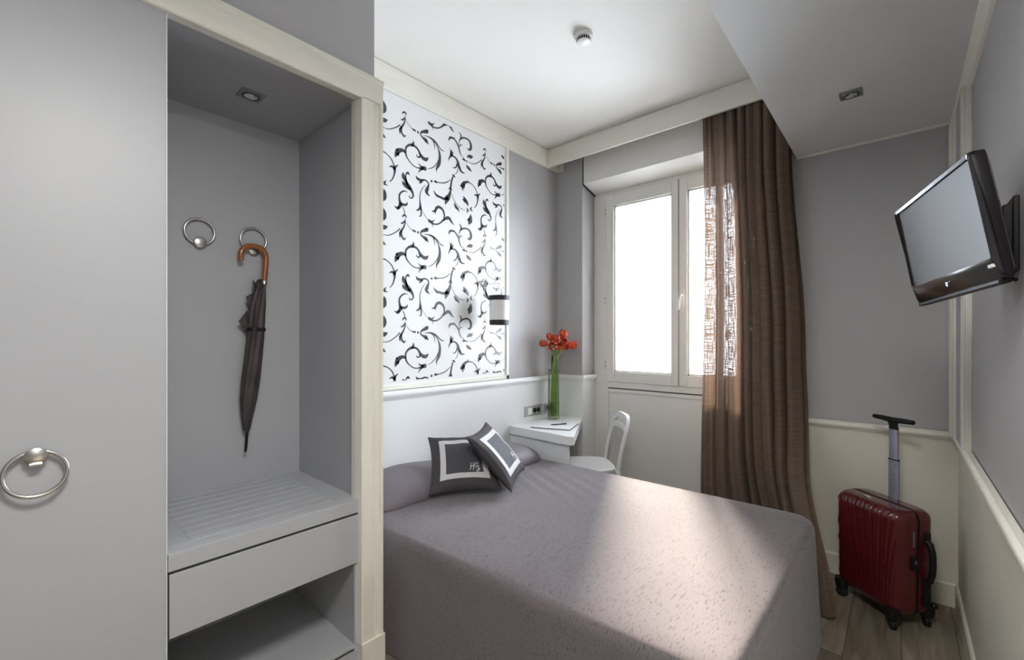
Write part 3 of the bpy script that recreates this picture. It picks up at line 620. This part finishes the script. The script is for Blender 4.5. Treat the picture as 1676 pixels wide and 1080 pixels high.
# ------------------------------------------------------------------ chair
ch = thing('chair', 'white moulded chair with arched slotted back beside the desk', 'chair', (-1.80, 2.89, 0), (0, 0, R(134.2)))
def outline_seat(s_):
    pts = []
    for j in range(40):
        a = 2 * math.pi * j / 40; cx, sy = math.cos(a), math.sin(a)
        pts.append((math.copysign(abs(cx) ** .55, cx) * .205 * s_ * (1 + .06 * sy), math.copysign(abs(sy) ** .55, sy) * .20 * s_))
    return pts
rs = [[(x, y, .455 - dz - .010 * math.exp(-((x / .15) ** 2 + (y / .15) ** 2))) for x, y in outline_seat(s_)] for s_, dz in ((.05, .004), (.4, .004), (.75, .002), (.95, 0), (1.0, .004), (1.0, .022), (.96, .03), (.2, .03))]
obj('seat', MB().rings(rs), WHITE, ch, smooth=True, local=True)
def frame_pt(t):
    """arched back outline, t in 0..1 from one foot round the top to the other"""
    half = .195; hgt = .835 - .45; n = 4.6
    a = math.pi * t; c_, s_ = math.cos(a), math.sin(a)
    x = math.copysign(abs(c_) ** (2 / n), c_) * half; z = .45 + abs(s_) ** (2 / n) * hgt
    return x, z
def back_y(z): return -.195 - .095 * ((z - .45) / .385) ** 1.4
g = []
for i in range(41):
    t = i / 40; x, z = frame_pt(t); q = (z - .45) / .385
    ca = .028 - .006 * q; wx = .016 + .016 * sstep(.8, 1, q) * 0
    nrm = Vector((x / .195 * (1 - q * .4), 0, .25 + q)).normalized()
    nrm = Vector((math.cos(math.pi * t), 0, math.sin(math.pi * t) * 1.0)).normalized()
    c_ = Vector((x, back_y(z), z)); y_ = Vector((0, 1, 0)); wid = lerp(.024, .046, sstep(.80, 1, q)); th = .013
    g.append([tuple(c_ - nrm * wid * (1 if k in (1, 2) else 0) + y_ * th * (1 if k in (0, 1) else -1)) for k in range(4)])
obj('back_frame', MB().rings(g), WHITE, ch, local=True, bevel=.005, seg=3)
z = .705
g = []
for i in range(13):
    x = lerp(-.176, .176, i / 12); zz = .700 + .018 * (1 - (x / .18) ** 2); y = back_y(zz) - .018 * (1 - (x / .18) ** 2)
    g.append([(x, y + .007, zz), (x, y - .007, zz), (x, y - .007, zz + .042), (x, y + .007, zz + .042)])
obj('back_slat', MB().rings(g), WHITE, ch, local=True, bevel=.003)
for sx, sy in ((1, 1), (-1, 1), (1, -1), (-1, -1)):
    x, y = sx * .175, .155 if sy > 0 else -.19
    x2, y2 = sx * .195, .175 if sy > 0 else -.235
    g = [[(lerp(x, x2, q) + a * w, lerp(y, y2, q) + b * w, lerp(.45, 0, q)) for a, b in ((-1, -1), (1, -1), (1, 1), (-1, 1))] for q, w in ((0, .018), (.4, .016), (1, .011))]
    obj('leg', MB().rings(g), WHITE, ch, local=True, bevel=.005)
# ------------------------------------------------------------------ bed
BZ = .545
bed = thing('bed', 'double bed under a taupe woven bedspread falling to the floor', 'bed', (-1.33, 1.86, 0))
obj('bed_base', MB().box(-2.26, -.44, 1.26, 2.46, .06, .30), BLACK, bed, bevel=.01)
obj('mattress', MB().box(-2.27, -.43, 1.25, 2.48, .30, .50), WHITE, bed, bevel=.04, seg=4)
def bed_outline(n=220, grow=0.0):
    """plan outline of the bed top, a quadrilateral with rounded corners, counter-clockwise"""
    c = [Vector((-2.292 , 1.112 - grow)), Vector((-.352 + grow, 1.215 - grow)), Vector((-.335 + grow, 2.560 + grow)), Vector((-2.292, 2.500 + grow))]
    rad = [.03, .085 + grow, .085 + grow, .03]; pts = []
    for i in range(4):
        p, a, b = c[i], c[i - 1], c[(i + 1) % 4]; r = rad[i]
        p0 = p + (a - p).normalized() * r; p1 = p + (b - p).normalized() * r
        for k in range(9):
            t = k / 8; pts.append((1 - t) ** 2 * p0 + 2 * t * (1 - t) * p + t * t * p1)
    # resample evenly
    L = [0]
    for i in range(len(pts)): L.append(L[-1] + (pts[(i + 1) % len(pts)] - pts[i]).length)
    out = []; k = 0
    for j in range(n):
        d = L[-1] * j / n
        while L[k + 1] < d: k += 1
        out.append(pts[k].lerp(pts[(k + 1) % len(pts)], (d - L[k]) / max(1e-9, L[k + 1] - L[k])))
    return out
N = 220
ol = bed_outline(N); ce = Vector((-1.33, 1.86)); rs = []
def top_z(x, y):
    z = BZ + .004 * noise.noise(Vector((x * 3, y * 3, 0)))
    # a few pulled wrinkles towards the head
    d = math.hypot((x + 1.55) / .35, (y - 2.15) / .22)
    z += .0035 * math.sin(60 * (x * .5 + y)) * math.exp(-d * d) + .0025 * math.sin(45 * (x + .6 * y)) * math.exp(-((x + 1.7) / .25) ** 2 - ((y - 1.45) / .3) ** 2)
    return z
RE = .045
for k in range(1, 29):
    s_ = (k / 28) ** .8
    ring_ = []
    for p in ol:
        q = ce + (p - ce) * s_
        d = (p - ce).length * (1 - s_); zz = top_z(q.x, q.y) - .010 * math.exp(-d / .06)
        ring_.append((q.x, q.y, zz))
    rs.append(ring_)
nor = []
for i in range(N):
    t = (ol[(i + 1) % N] - ol[i - 1]).normalized(); nor.append(Vector((t.y, -t.x)))
for k in range(1, 6):
    a = math.pi / 2 * k / 5
    rs.append([(p.x + n_.x * RE * math.sin(a) * .8, p.y + n_.y * RE * math.sin(a) * .8, BZ - .010 - RE * (1 - math.cos(a))) for p, n_ in zip(ol, nor)])
for k in range(1, 22):
    q = k / 21; z = lerp(BZ - .055, .006, q); ring_ = []
    for i, (p, n_) in enumerate(zip(ol, nor)):
        ph = i * .35
        wv = q ** 1.3 * (.010 * noise.noise(Vector((p.x * 4, p.y * 4, .3))) + .006 * noise.noise(Vector((p.x * 11, p.y * 11, 2))))
        head = 0 if p.x < -2.24 else 1
        near = n_.y < -.7
        far = n_.y > .7
        fl_ = (.036 + .012 * q if near else .036 if far else .036 + .030 * q) * head + wv * head * (.3 if far else 1)
        ring_.append((max(p.x + n_.x * fl_, -2.297), p.y + n_.y * fl_, z))
    rs.append(ring_)
bs = obj('bedspread', MB().rings(rs, True, False), SPREAD, bed, smooth='all')
# pillow roll under the turned spread
bo = thing('bolster_pillow', 'long taupe pillow roll at the head of the bed behind the cushions', 'pillow', (-2.09, 1.83, .6))
rs = []
for k in range(41):
    q = k / 40; y = lerp(1.115, 2.535, q); e = min(q, 1 - q) / .5
    s_ = (1 - (1 - min(1, e / .26)) ** 2.2) ** .55 if e < .26 else 1
    hump = 1 + .16 * math.cos(4 * math.pi * q + math.pi) + .03 * noise.noise(Vector((y * 5, 0, 0)))
    hx = .205 * (.45 + .55 * s_); hz = .118 * max(s_, .02) * hump; cx = -2.292 + .205 - .0 + (1 - s_) * -.03
    ring_ = []
    for j in range(36):
        a = 2 * math.pi * j / 36; c_, sn = math.cos(a), math.sin(a)
        x = cx + hx * math.copysign(abs(c_) ** .8, c_); z = BZ - .006 + (hz * abs(sn) ** .9 * (1 + .12 * -c_) if sn > 0 else -.012 * abs(sn))
        if sn > 0: z += .004 * noise.noise(Vector((x * 9, y * 5, 3))) * s_
        ring_.append((max(x, -2.296), y, z))
    rs.append(ring_)
obj('pillow_cover', MB().rings(rs), BOLST, bo, smooth='all')
obj('end_piping', MB().tube([(rs[2][j][0], rs[2][j][1] + .003, rs[2][j][2]) for j in range(0, 19)], .004, 8), BOLST, bo, smooth=True)
obj('end_piping', MB().tube([(rs[38][j][0], rs[38][j][1] - .003, rs[38][j][2]) for j in range(0, 19)], .004, 8), BOLST, bo, smooth=True)

# ------------------------------------------------------------------ two cushions
def cushion(label, center, e, up, S, T):
    e = Vector(e).normalized(); up = Vector(up); up = (up - e * up.dot(e)).normalized(); n_ = e.cross(up)
    M_ = Matrix((e, up, n_)).transposed()
    t = thing('throw_cushion', label, 'cushion', center, M_.to_euler(), 'monogrammed cushions on the bed')
    def P(u, v, side=1, off=0):
        px = u * S / 2 * (1 - .075 * (1 - v * v) + .03 * abs(u * v) ** 3); py = v * S / 2 * (1 - .075 * (1 - u * u) + .03 * abs(u * v) ** 3)
        h = T * (max(0, 1 - u * u) * max(0, 1 - v * v)) ** .42
        wr = .0035 * noise.noise(Vector((u * 3.1 + S * 40, v * 3.1, side))) * min(1, h / T * 2)
        return (px, py, side * (h + wr * side + off))
    Nn = 36; m = MB()
    grid = lambda side: [[P(-1 + 2 * i / Nn, -1 + 2 * j / Nn, side, .0015) for j in range(Nn + 1)] for i in range(Nn + 1)]
    f_, b_ = grid(1), grid(-1)
    m.rings(f_, False, False, closed=False); m.rings(b_, False, False, closed=False)
    rim = lambda g: [g[i][0] for i in range(Nn)] + [g[Nn][j] for j in range(Nn)] + [g[Nn - i][Nn] for i in range(Nn)] + [g[0][Nn - j] for j in range(Nn)]
    m.rings([rim(f_), rim(b_)], False, False)
    obj('cushion_cover', m, CUSH, t, smooth='all', local=True)
    def strip(u0, u1, v0, v1, nu, nv, off, mm): mm.rings([[P(lerp(u0, u1, i / nu), lerp(v0, v1, j / nv), 1, off) for j in range(nv + 1)] for i in range(nu + 1)], False, False, closed=False)
    o1, o2 = .735, .565
    m = MB(); strip(-o2, o2, -o2, o2, 20, 20, .0028, m); obj('centre_panel', m, CUSHC, t, smooth='all', local=True)
    m = MB()
    strip(-o1, o1, o2, o1, 30, 4, .0032, m); strip(-o1, o1, -o1, -o2, 30, 4, .0032, m); strip(-o1, -o2, -o2, o2, 4, 24, .0032, m); strip(o2, o1, -o2, o2, 4, 24, .0032, m)
    obj('satin_band', m, BAND, t, smooth='all', local=True)
    # stitched monogram HG in the lower right of the centre
    H_ = [[(.02, .02), (.10, .42), (.14, .86), (.12, 1.0)], [(.40, 1.0), (.38, .7), (.36, .3), (.34, .0)], [(.04, .48), (.2, .52), (.42, .56)]]
    G_ = [[(.86, .82), (.80, .97), (.66, .98), (.54, .84), (.50, .60), (.56, .40), (.70, .34), (.82, .44)], [(.66, .60), (.86, .60), (.90, .44), (.92, .18), (.88, -.10), (.76, -.20), (.66, -.12), (.72, .02), (.88, .10), (1.02, .16)]]
    m = MB()
    for st in H_ + G_:
        c_ = catmull(st, 6)
        m.tube([Vector(P(.16 + .30 * x, -.50 + .25 * y, 1, .0045)) for x, y in c_], .0016, 6)
    obj('monogram', m, THREAD, t, smooth=True, local=True)
    return t
t1 = R(37); n1 = Vector((.8, -.6, 0)); up1 = Vector((-.8 * math.cos(t1), .6 * math.cos(t1), math.sin(t1)))
e1 = Vector((.6, .8, 0)); BL1 = Vector((-1.868, 1.455, .578))
cushion('charcoal cushion with pale band and full monogram, the left one lying against the pillow roll', BL1 + e1 * .19 + up1 * .19, e1, up1, .385, .052)
c2 = [Vector((-1.581, 1.765, .574)), Vector((-1.757, 2.088, .586)), Vector((-1.968, 1.958, .857)), Vector((-1.788, 1.639, .847))]
cushion('charcoal cushion with pale band, the right one propped upright over the other', sum(c2, Vector()) / 4 + Vector((.012, 0, .012)), c2[1] - c2[0], c2[3] - c2[0], .372, .050)

# ------------------------------------------------------------------ curtain
cu = thing('curtain', 'floor-length brown open-weave linen curtain gathered right of the window', 'curtain', (-.75, 3.17, 0))
obj('track_rail', MB().box(-2.25, -.50, 3.165, 3.19, 3.035, 3.062), GREYP, cu)
NS, NZ = 260, 64
def curtain_sheet(name, sa, sb, folds, dy, ph0, amul, uo):
    vs = []; uvs = []
    for i in range(NS + 1):
        s_ = lerp(sa, sb, i / NS)
        for k in range(NZ + 1):
            q = k / NZ; z = lerp(3.03, .012, q)
            xa = -1.032 + .012 * math.sin(q * 5); xb = -.503 + .07 * sstep(.14, .55, q) + .07 * sstep(.55, 1, q) + .125 * sstep(.78, 1.0, q)
            x = lerp(xa, xb, s_)
            warp = s_ + .035 * math.sin(s_ * 9 + 1) + .010 * math.sin(q * 3 + s_ * 20)
            amp = (.016 + .022 * sstep(.15, .45, s_)) * (1 - .2 * sstep(.6, 1, q)) * sstep(0, .03, q + .02) * amul
            ph = 2 * math.pi * folds * warp + ph0
            y = 3.168 + dy + amp * math.sin(ph) + .008 * math.sin(2.3 * ph + 1) * amul
            x += .45 * amp * math.cos(ph) * sstep(0, .06, s_) * (1 - sstep(.94, 1, s_))
            x = min(x, -.496) if z > 2.53 else x
            fl_ = sstep(.60, 1.0, q) ** 1.4 * sstep(.45, 1, s_) ** 1.2
            y -= .50 * fl_
            vs.append((x, y, z + (.012 * math.sin(ph * .5) if k == NZ else 0))); uvs.append((s_ * 1.15 + uo, q * 3.0))
    fs = [(i * (NZ + 1) + k, (i + 1) * (NZ + 1) + k, (i + 1) * (NZ + 1) + k + 1, i * (NZ + 1) + k + 1) for i in range(NS) for k in range(NZ)]
    co = obj(name, MB().add(vs, fs), LINEN, cu, smooth='all')
    ul = co.data.uv_layers.new(name='weave')
    for lp_ in co.data.loops: ul.data[lp_.index].uv = uvs[lp_.vertex_index]
    return vs
vs = curtain_sheet('curtain_panel', 0, 1, 8.5, -.008, 0, 1, 0)
curtain_sheet('gathered_back_fold', .33, .99, 9.5, .052, 1.3, .35, 7)
curtain_sheet('gathered_back_fold', .12, .20, 9.5, .050, 1.0, .3, 11)
obj('heading_tape', MB().rings([[(vs[i * (NZ + 1) + k][0], vs[i * (NZ + 1) + k][1] + .004, vs[i * (NZ + 1) + k][2]) for k in (0, 1)] for i in range(0, NS + 1, 2)], False, False, closed=False), CUSH, cu)

# ------------------------------------------------------------------ television
Rm = Matrix.Rotation(R(-71.94), 3, 'Z') @ Matrix.Rotation(R(8.26), 3, 'X') @ Matrix.Rotation(R(-3.3), 3, 'Y')
tv = thing('television', 'black flat television tilted on a bracket on the right wall', 'television', (.083, 1.765, 1.688), Rm.to_euler())
TW, TH = .478, .322
def rrect(w, h, r, n=6, cx=0, cz=0):
    pts = []
    for sx, sz, a0 in ((1, 1, 0), (-1, 1, 90), (-1, -1, 180), (1, -1, 270)):
        for k in range(n + 1):
            a = R(a0 + 90 * k / n); pts.append((cx + sx * (w / 2 - r) + r * math.cos(a), cz + sz * (h / 2 - r) + r * math.sin(a)))
    return pts
def ringy(pts, y): return [(x, y, z) for x, z in pts]
SZ = .026                                    # screen centre above the middle
sw, shh = TW - .040, TH - .074
outer = rrect(TW, TH, .014)
inner = rrect(sw, shh, .004, cz=SZ - .006)
m = MB().rings([ringy(inner, .004), ringy(rrect(sw + .006, shh + .006, .006, cz=SZ - .006), -.004), [(x, -.006 + .013 * sstep(-.10, -.155, z), z) for x, z in rrect(TW - .012, TH - .010, .012)], [(x, -.003 + .012 * sstep(-.10, -.155, z), z) for x, z in rrect(TW - .003, TH - .003, .014)], [(x, .004 + .008 * sstep(-.10, -.155, z), z) for x, z in outer], ringy(rrect(TW - .002, TH - .002, .014), .024), ringy(rrect(TW - .03, TH - .03, .02), .034)], False, True)
obj('bezel', m, TVB, tv, smooth=True, local=True)
obj('screen', MB().rings([ringy(rrect(sw + .002, shh + .002, .004, cz=SZ - .006), .0015), ringy(rrect(sw + .002, shh + .002, .004, cz=SZ - .006), .006)]), SCREEN, tv, local=True)
obj('rear_housing', MB().rings([ringy(rrect(TW - .05, TH - .05, .03), .032), ringy(rrect(TW - .10, TH - .09, .04), .048), ringy(rrect(TW - .20, TH - .16, .03), .056)]), BLACK, tv, local=True, smooth=True)
zb_ = -TH / 2 + .028
lg = MB().box(-.007, .006, -.0042, .004, zb_ + .003, zb_ + .006).box(-.0025, .0005, -.0036, .004, zb_ - .006, zb_ + .004).box(-.009, -.0055, -.0036, .004, zb_ - .003, zb_ + .001)
obj('logo', lg, CHROME, tv, local=True)
for k in range(2): obj('button_mark', MB().box(TW / 2 - .034 + k * .012, TW / 2 - .029 + k * .012, -.0052, .004, zb_ + .004, zb_ + .012), PAPER, tv, local=True)
obj('speaker_bar', MB().box(-TW / 2 + .02, TW / 2 - .02, .002, .026, -TH / 2 - .010, -TH / 2 + .002), BLACK, tv, local=True, bevel=.003)
br = obj('wall_bracket', MB().box(XR - .012, XR, 1.745, 1.88, 1.58, 1.78).box(XR - .030, XR - .010, 1.755, 1.80, 1.60, 1.76), BLACK, tv, bevel=.003)
obj('bracket_arm', MB().tube([(XR - .015, 1.80, 1.69), (XR - .04, 1.79, 1.69), (.145, 1.80, 1.695)], .014, 10), BLACK, tv, smooth=True)
obj('tilt_knob', MB().lathe([(.010, -.02), (.012, -.014), (.012, .014), (.010, .02)], (.196, 1.80, 1.745), (0, 1, 0), n=16), BLACK, tv, smooth=True)
obj('cable_clip', MB().tube([(.165, 1.66, 1.552), (.172, 1.64, 1.545), (.19, 1.63, 1.55)], .005, 8).tube([(.20, 1.64, 1.555), (.212, 1.62, 1.545)], .005, 8), BLACK, tv, smooth=True)

# ------------------------------------------------------------------ suitcase
su = thing('suitcase', 'dark red ribbed hard-shell trolley suitcase with raised handle in the corner', 'suitcase', (-.072, 2.968, 0), (0, 0, R(-41.3)))
HW, HD, Z0, Z1 = .182, .110, .068, .575
def unit_section(n=240):
    dense = []
    for j in range(4000):
        a = 2 * math.pi * j / 4000; c_, s_ = math.cos(a), math.sin(a)
        dense.append((math.copysign(abs(c_) ** .42, c_), math.copysign(abs(s_) ** .42, s_)))
    L = [0]
    for i in range(4000):
        a, b = dense[i], dense[(i + 1) % 4000]; L.append(L[-1] + math.hypot((b[0] - a[0]) * HW, (b[1] - a[1]) * HD))
    out = []; k = 0
    for j in range(n):
        t = L[-1] * j / n
        while L[k + 1] < t: k += 1
        f = (t - L[k]) / max(1e-12, L[k + 1] - L[k]); a, b = dense[k], dense[(k + 1) % 4000]
        out.append((lerp(a[0], b[0], f), lerp(a[1], b[1], f)))
    return out
UNIT = unit_section()
def shell_ring(z, y0, y1, ribs):
    q = (z - Z0) / (Z1 - Z0)
    ez = min(q, 1 - q); rc = .11
    k = (1 - (1 - min(1, ez / rc)) ** 2.4) ** .5
    w = HW * (.80 + .20 * k); d = HD * (.55 + .45 * k)
    w *= 1 - .05 * (1 - q)
    pts = []
    for ux, uy in UNIT:
        x, y = ux * w, uy * d
        fan = lerp(.50, 1.0, q ** 1.5); cxr = .045
        xr = (x - cxr * (1 - q)) / fan                       # ribs fan out from the foot
        face = sstep(.72, .95, abs(y) / d) * (1 if abs(x) < w * .995 else .6)
        lim = sstep(.15, -.02, (xr - .15) / .15) if False else 1
        r_ = abs(math.cos(math.pi * (xr - .012) / .050)) ** .7
        amt = .019 * ribs * face * sstep(.02, .14, q) * sstep(1.02, .93, q + .0 * r_)
        y += math.copysign((r_ - .7) * amt, y)
        # shallow waves on the narrow sides
        x += math.copysign(.004 * math.sin(q * 20), x) * sstep(.9, 1, abs(x) / w) * .6
        pts.append((x, y, z))
    return pts
zs = [Z0 + (Z1 - Z0) * (.5 - .5 * math.cos(math.pi * i / 56)) for i in range(57)]
rs = [shell_ring(z, 0, 0, 1) for z in zs]
full = MB().rings(rs)
def half(sign):
    b = bmesh.new(); me_ = bpy.data.meshes.new('tmp'); me_.from_pydata(full.v, [], full.f); b.from_mesh(me_); bpy.data.meshes.remove(me_)
    bmesh.ops.bisect_plane(b, geom=b.verts[:] + b.edges[:] + b.faces[:], plane_co=(0, .006 * sign, 0), plane_no=(0, sign, 0), clear_inner=True)
    b.verts.index_update(); mb = MB(); mb.v = [tuple(v.co) for v in b.verts]; mb.f = [tuple(v.index for v in f.verts) for f in b.faces]; b.free(); return mb
obj('front_shell', half(-1), RED, su, smooth='all', local=True)
obj('rear_shell', half(1), RED, su, smooth='all', local=True)
def seam(off, y0, y1):
    loop = []
    for z in zs[2:-2]:
        w = max(p[0] for p in shell_ring(z, 0, 0, 0)); loop.append((w + off, z))
    pts = loop + [(-x, z) for x, z in reversed(loop)]
    pts = [(x, z) for x, z in pts]
    ztop = Z1 + off; out = []
    for x, z in pts: out.append((x, z))
    return MB().rings([[(x, y, z) for x, z in out] for y in (y0, y1)])
obj('zip_tape', seam(-.0035, -.0065, .0065), DRED, su, smooth=True, local=True)
for y in (-.0075, .0075):
    l_ = []
    for z in zs[3:-3]:
        w = max(p[0] for p in shell_ring(z, 0, 0, 0)); l_.append((w, y, z))
    top = [(lerp(l_[-1][0], -l_[-1][0], i / 12), y, Z1 - .001 if 0 < i < 12 else l_[-1][2]) for i in range(1, 12)]
    obj('seam_bead', MB().tube(l_ + top + [(-x, yy, z) for x, yy, z in reversed(l_)], .0028, 8), DRED, su, smooth=True, local=True)
b_ = obj('badge', MB().lathe([(.001, .003), (.016, .003), (.017, 0)], (0, 0, 0), n=24, cap1=False), CHROME, su, smooth=True, local=True)
b_.location = (-.035, -.047, Z1 + .0005); b_.scale = (1.25, .5, 1)
for sx in (-1, 1):
    for sy in (-1, 1):
        x, y = sx * .140, sy * .094
        w = obj('wheel_housing', MB().lathe([(.030, .10), (.032, .075), (.026, .052), (.012, .046)], (x, y, 0), n=18), BLACK, su, smooth=True, local=True)
        a = Vector((.5 * sx, .85, 0)).normalized()
        obj('wheel', MB().lathe([(.012, -.013), (.021, -.012), (.0265, -.009), (.0265, -.003), (.022, -.002), (.022, .002), (.0265, .003), (.0265, .009), (.021, .012), (.012, .013)], (x, y, .0265), a, n=24), RUB, w, smooth=True)
# wheel meshes are children of their housings in local axes
for h_ in [c for c in su.children if c.name.startswith('wheel_housing')]:
    for w_ in h_.children: w_.data.transform(world(h_))
lk = obj('lock', MB().box(HW - .004, HW + .010, -.040, -.008, .30, .365), BLACK, su, local=True, bevel=.004)
obj('lock_dial', MB().box(HW + .010, HW + .0125, -.030, -.024, .335, .350), CHROME, lk, local=True)
obj('name_strip', MB().box(HW - .002, HW + .0035, -.030, -.024, .41, .485), GREYP, su, local=True, bevel=.001)
sh2 = obj('side_handle', MB().tube([(HW - .004, .045, .435), (HW + .014, .045, .425), (HW + .026, .045, .39), (HW + .028, .045, .34), (HW + .026, .045, .29), (HW + .014, .045, .25), (HW - .004, .045, .24)], [.014, .014, .013, .013, .013, .014, .014], 12), BLACK, su, smooth=True, local=True)
for za, zb2 in ((.12, .25), (.42, .475)): obj('handle_mount', MB().box(HW - .006, HW + .006, .028, .064, za, zb2), BLACK, sh2, local=True, bevel=.004)
obj('side_foot', MB().lathe([(.012, 0), (.014, .012), (.010, .018)], (HW - .004, .080, .125), (1, 0, 0), n=14), BLACK, su, smooth=True, local=True)
def pole(w, d, z0, z1): return MB().rings([[(x, y + .072, z) for x, y in rrect(w, d, d * .45, 4)] for z in (z0, z1)])
po2 = obj('telescopic_pole', pole(.052, .020, Z1 - .03, .775), ALU, su, smooth=True, local=True)
obj('pole_section', pole(.046, .016, .77, .935), ALU, su, smooth=True, local=True)
obj('pole_collar', pole(.054, .022, .772, .778), BLACK, su, smooth=True, local=True)
for z, x in ((.925, -.015), (.925, .002), (.755, .018), (.742, .018), (.70, .010), (.62, .010)): obj('rivet', MB().lathe([(.0026, 0), (.0026, .0012), (.0005, .0014)], (x, .072 - (.010 if z < .77 else .008), z), (0, -1, 0), n=10), BLACK, su, local=True)
obj('grip_stem', MB().rings([[(x + .0, y + .072 + o, z) for x, y in rrect(w, .02, .008, 3)] for w, o, z in ((.046, 0, .932), (.040, -.004, .95), (.052, -.008, .975))]), BLACK, su, smooth=True, local=True)
obj('grip', MB().tube([(-.108, .066, .983), (-.104, .066, .984), (-.05, .064, .983), (0, .064, .980), (.05, .064, .983), (.104, .066, .984), (.108, .066, .983)], [.005, .011, .0135, .0145, .0135, .011, .005], 14), BLACK, su, smooth=True, local=True)
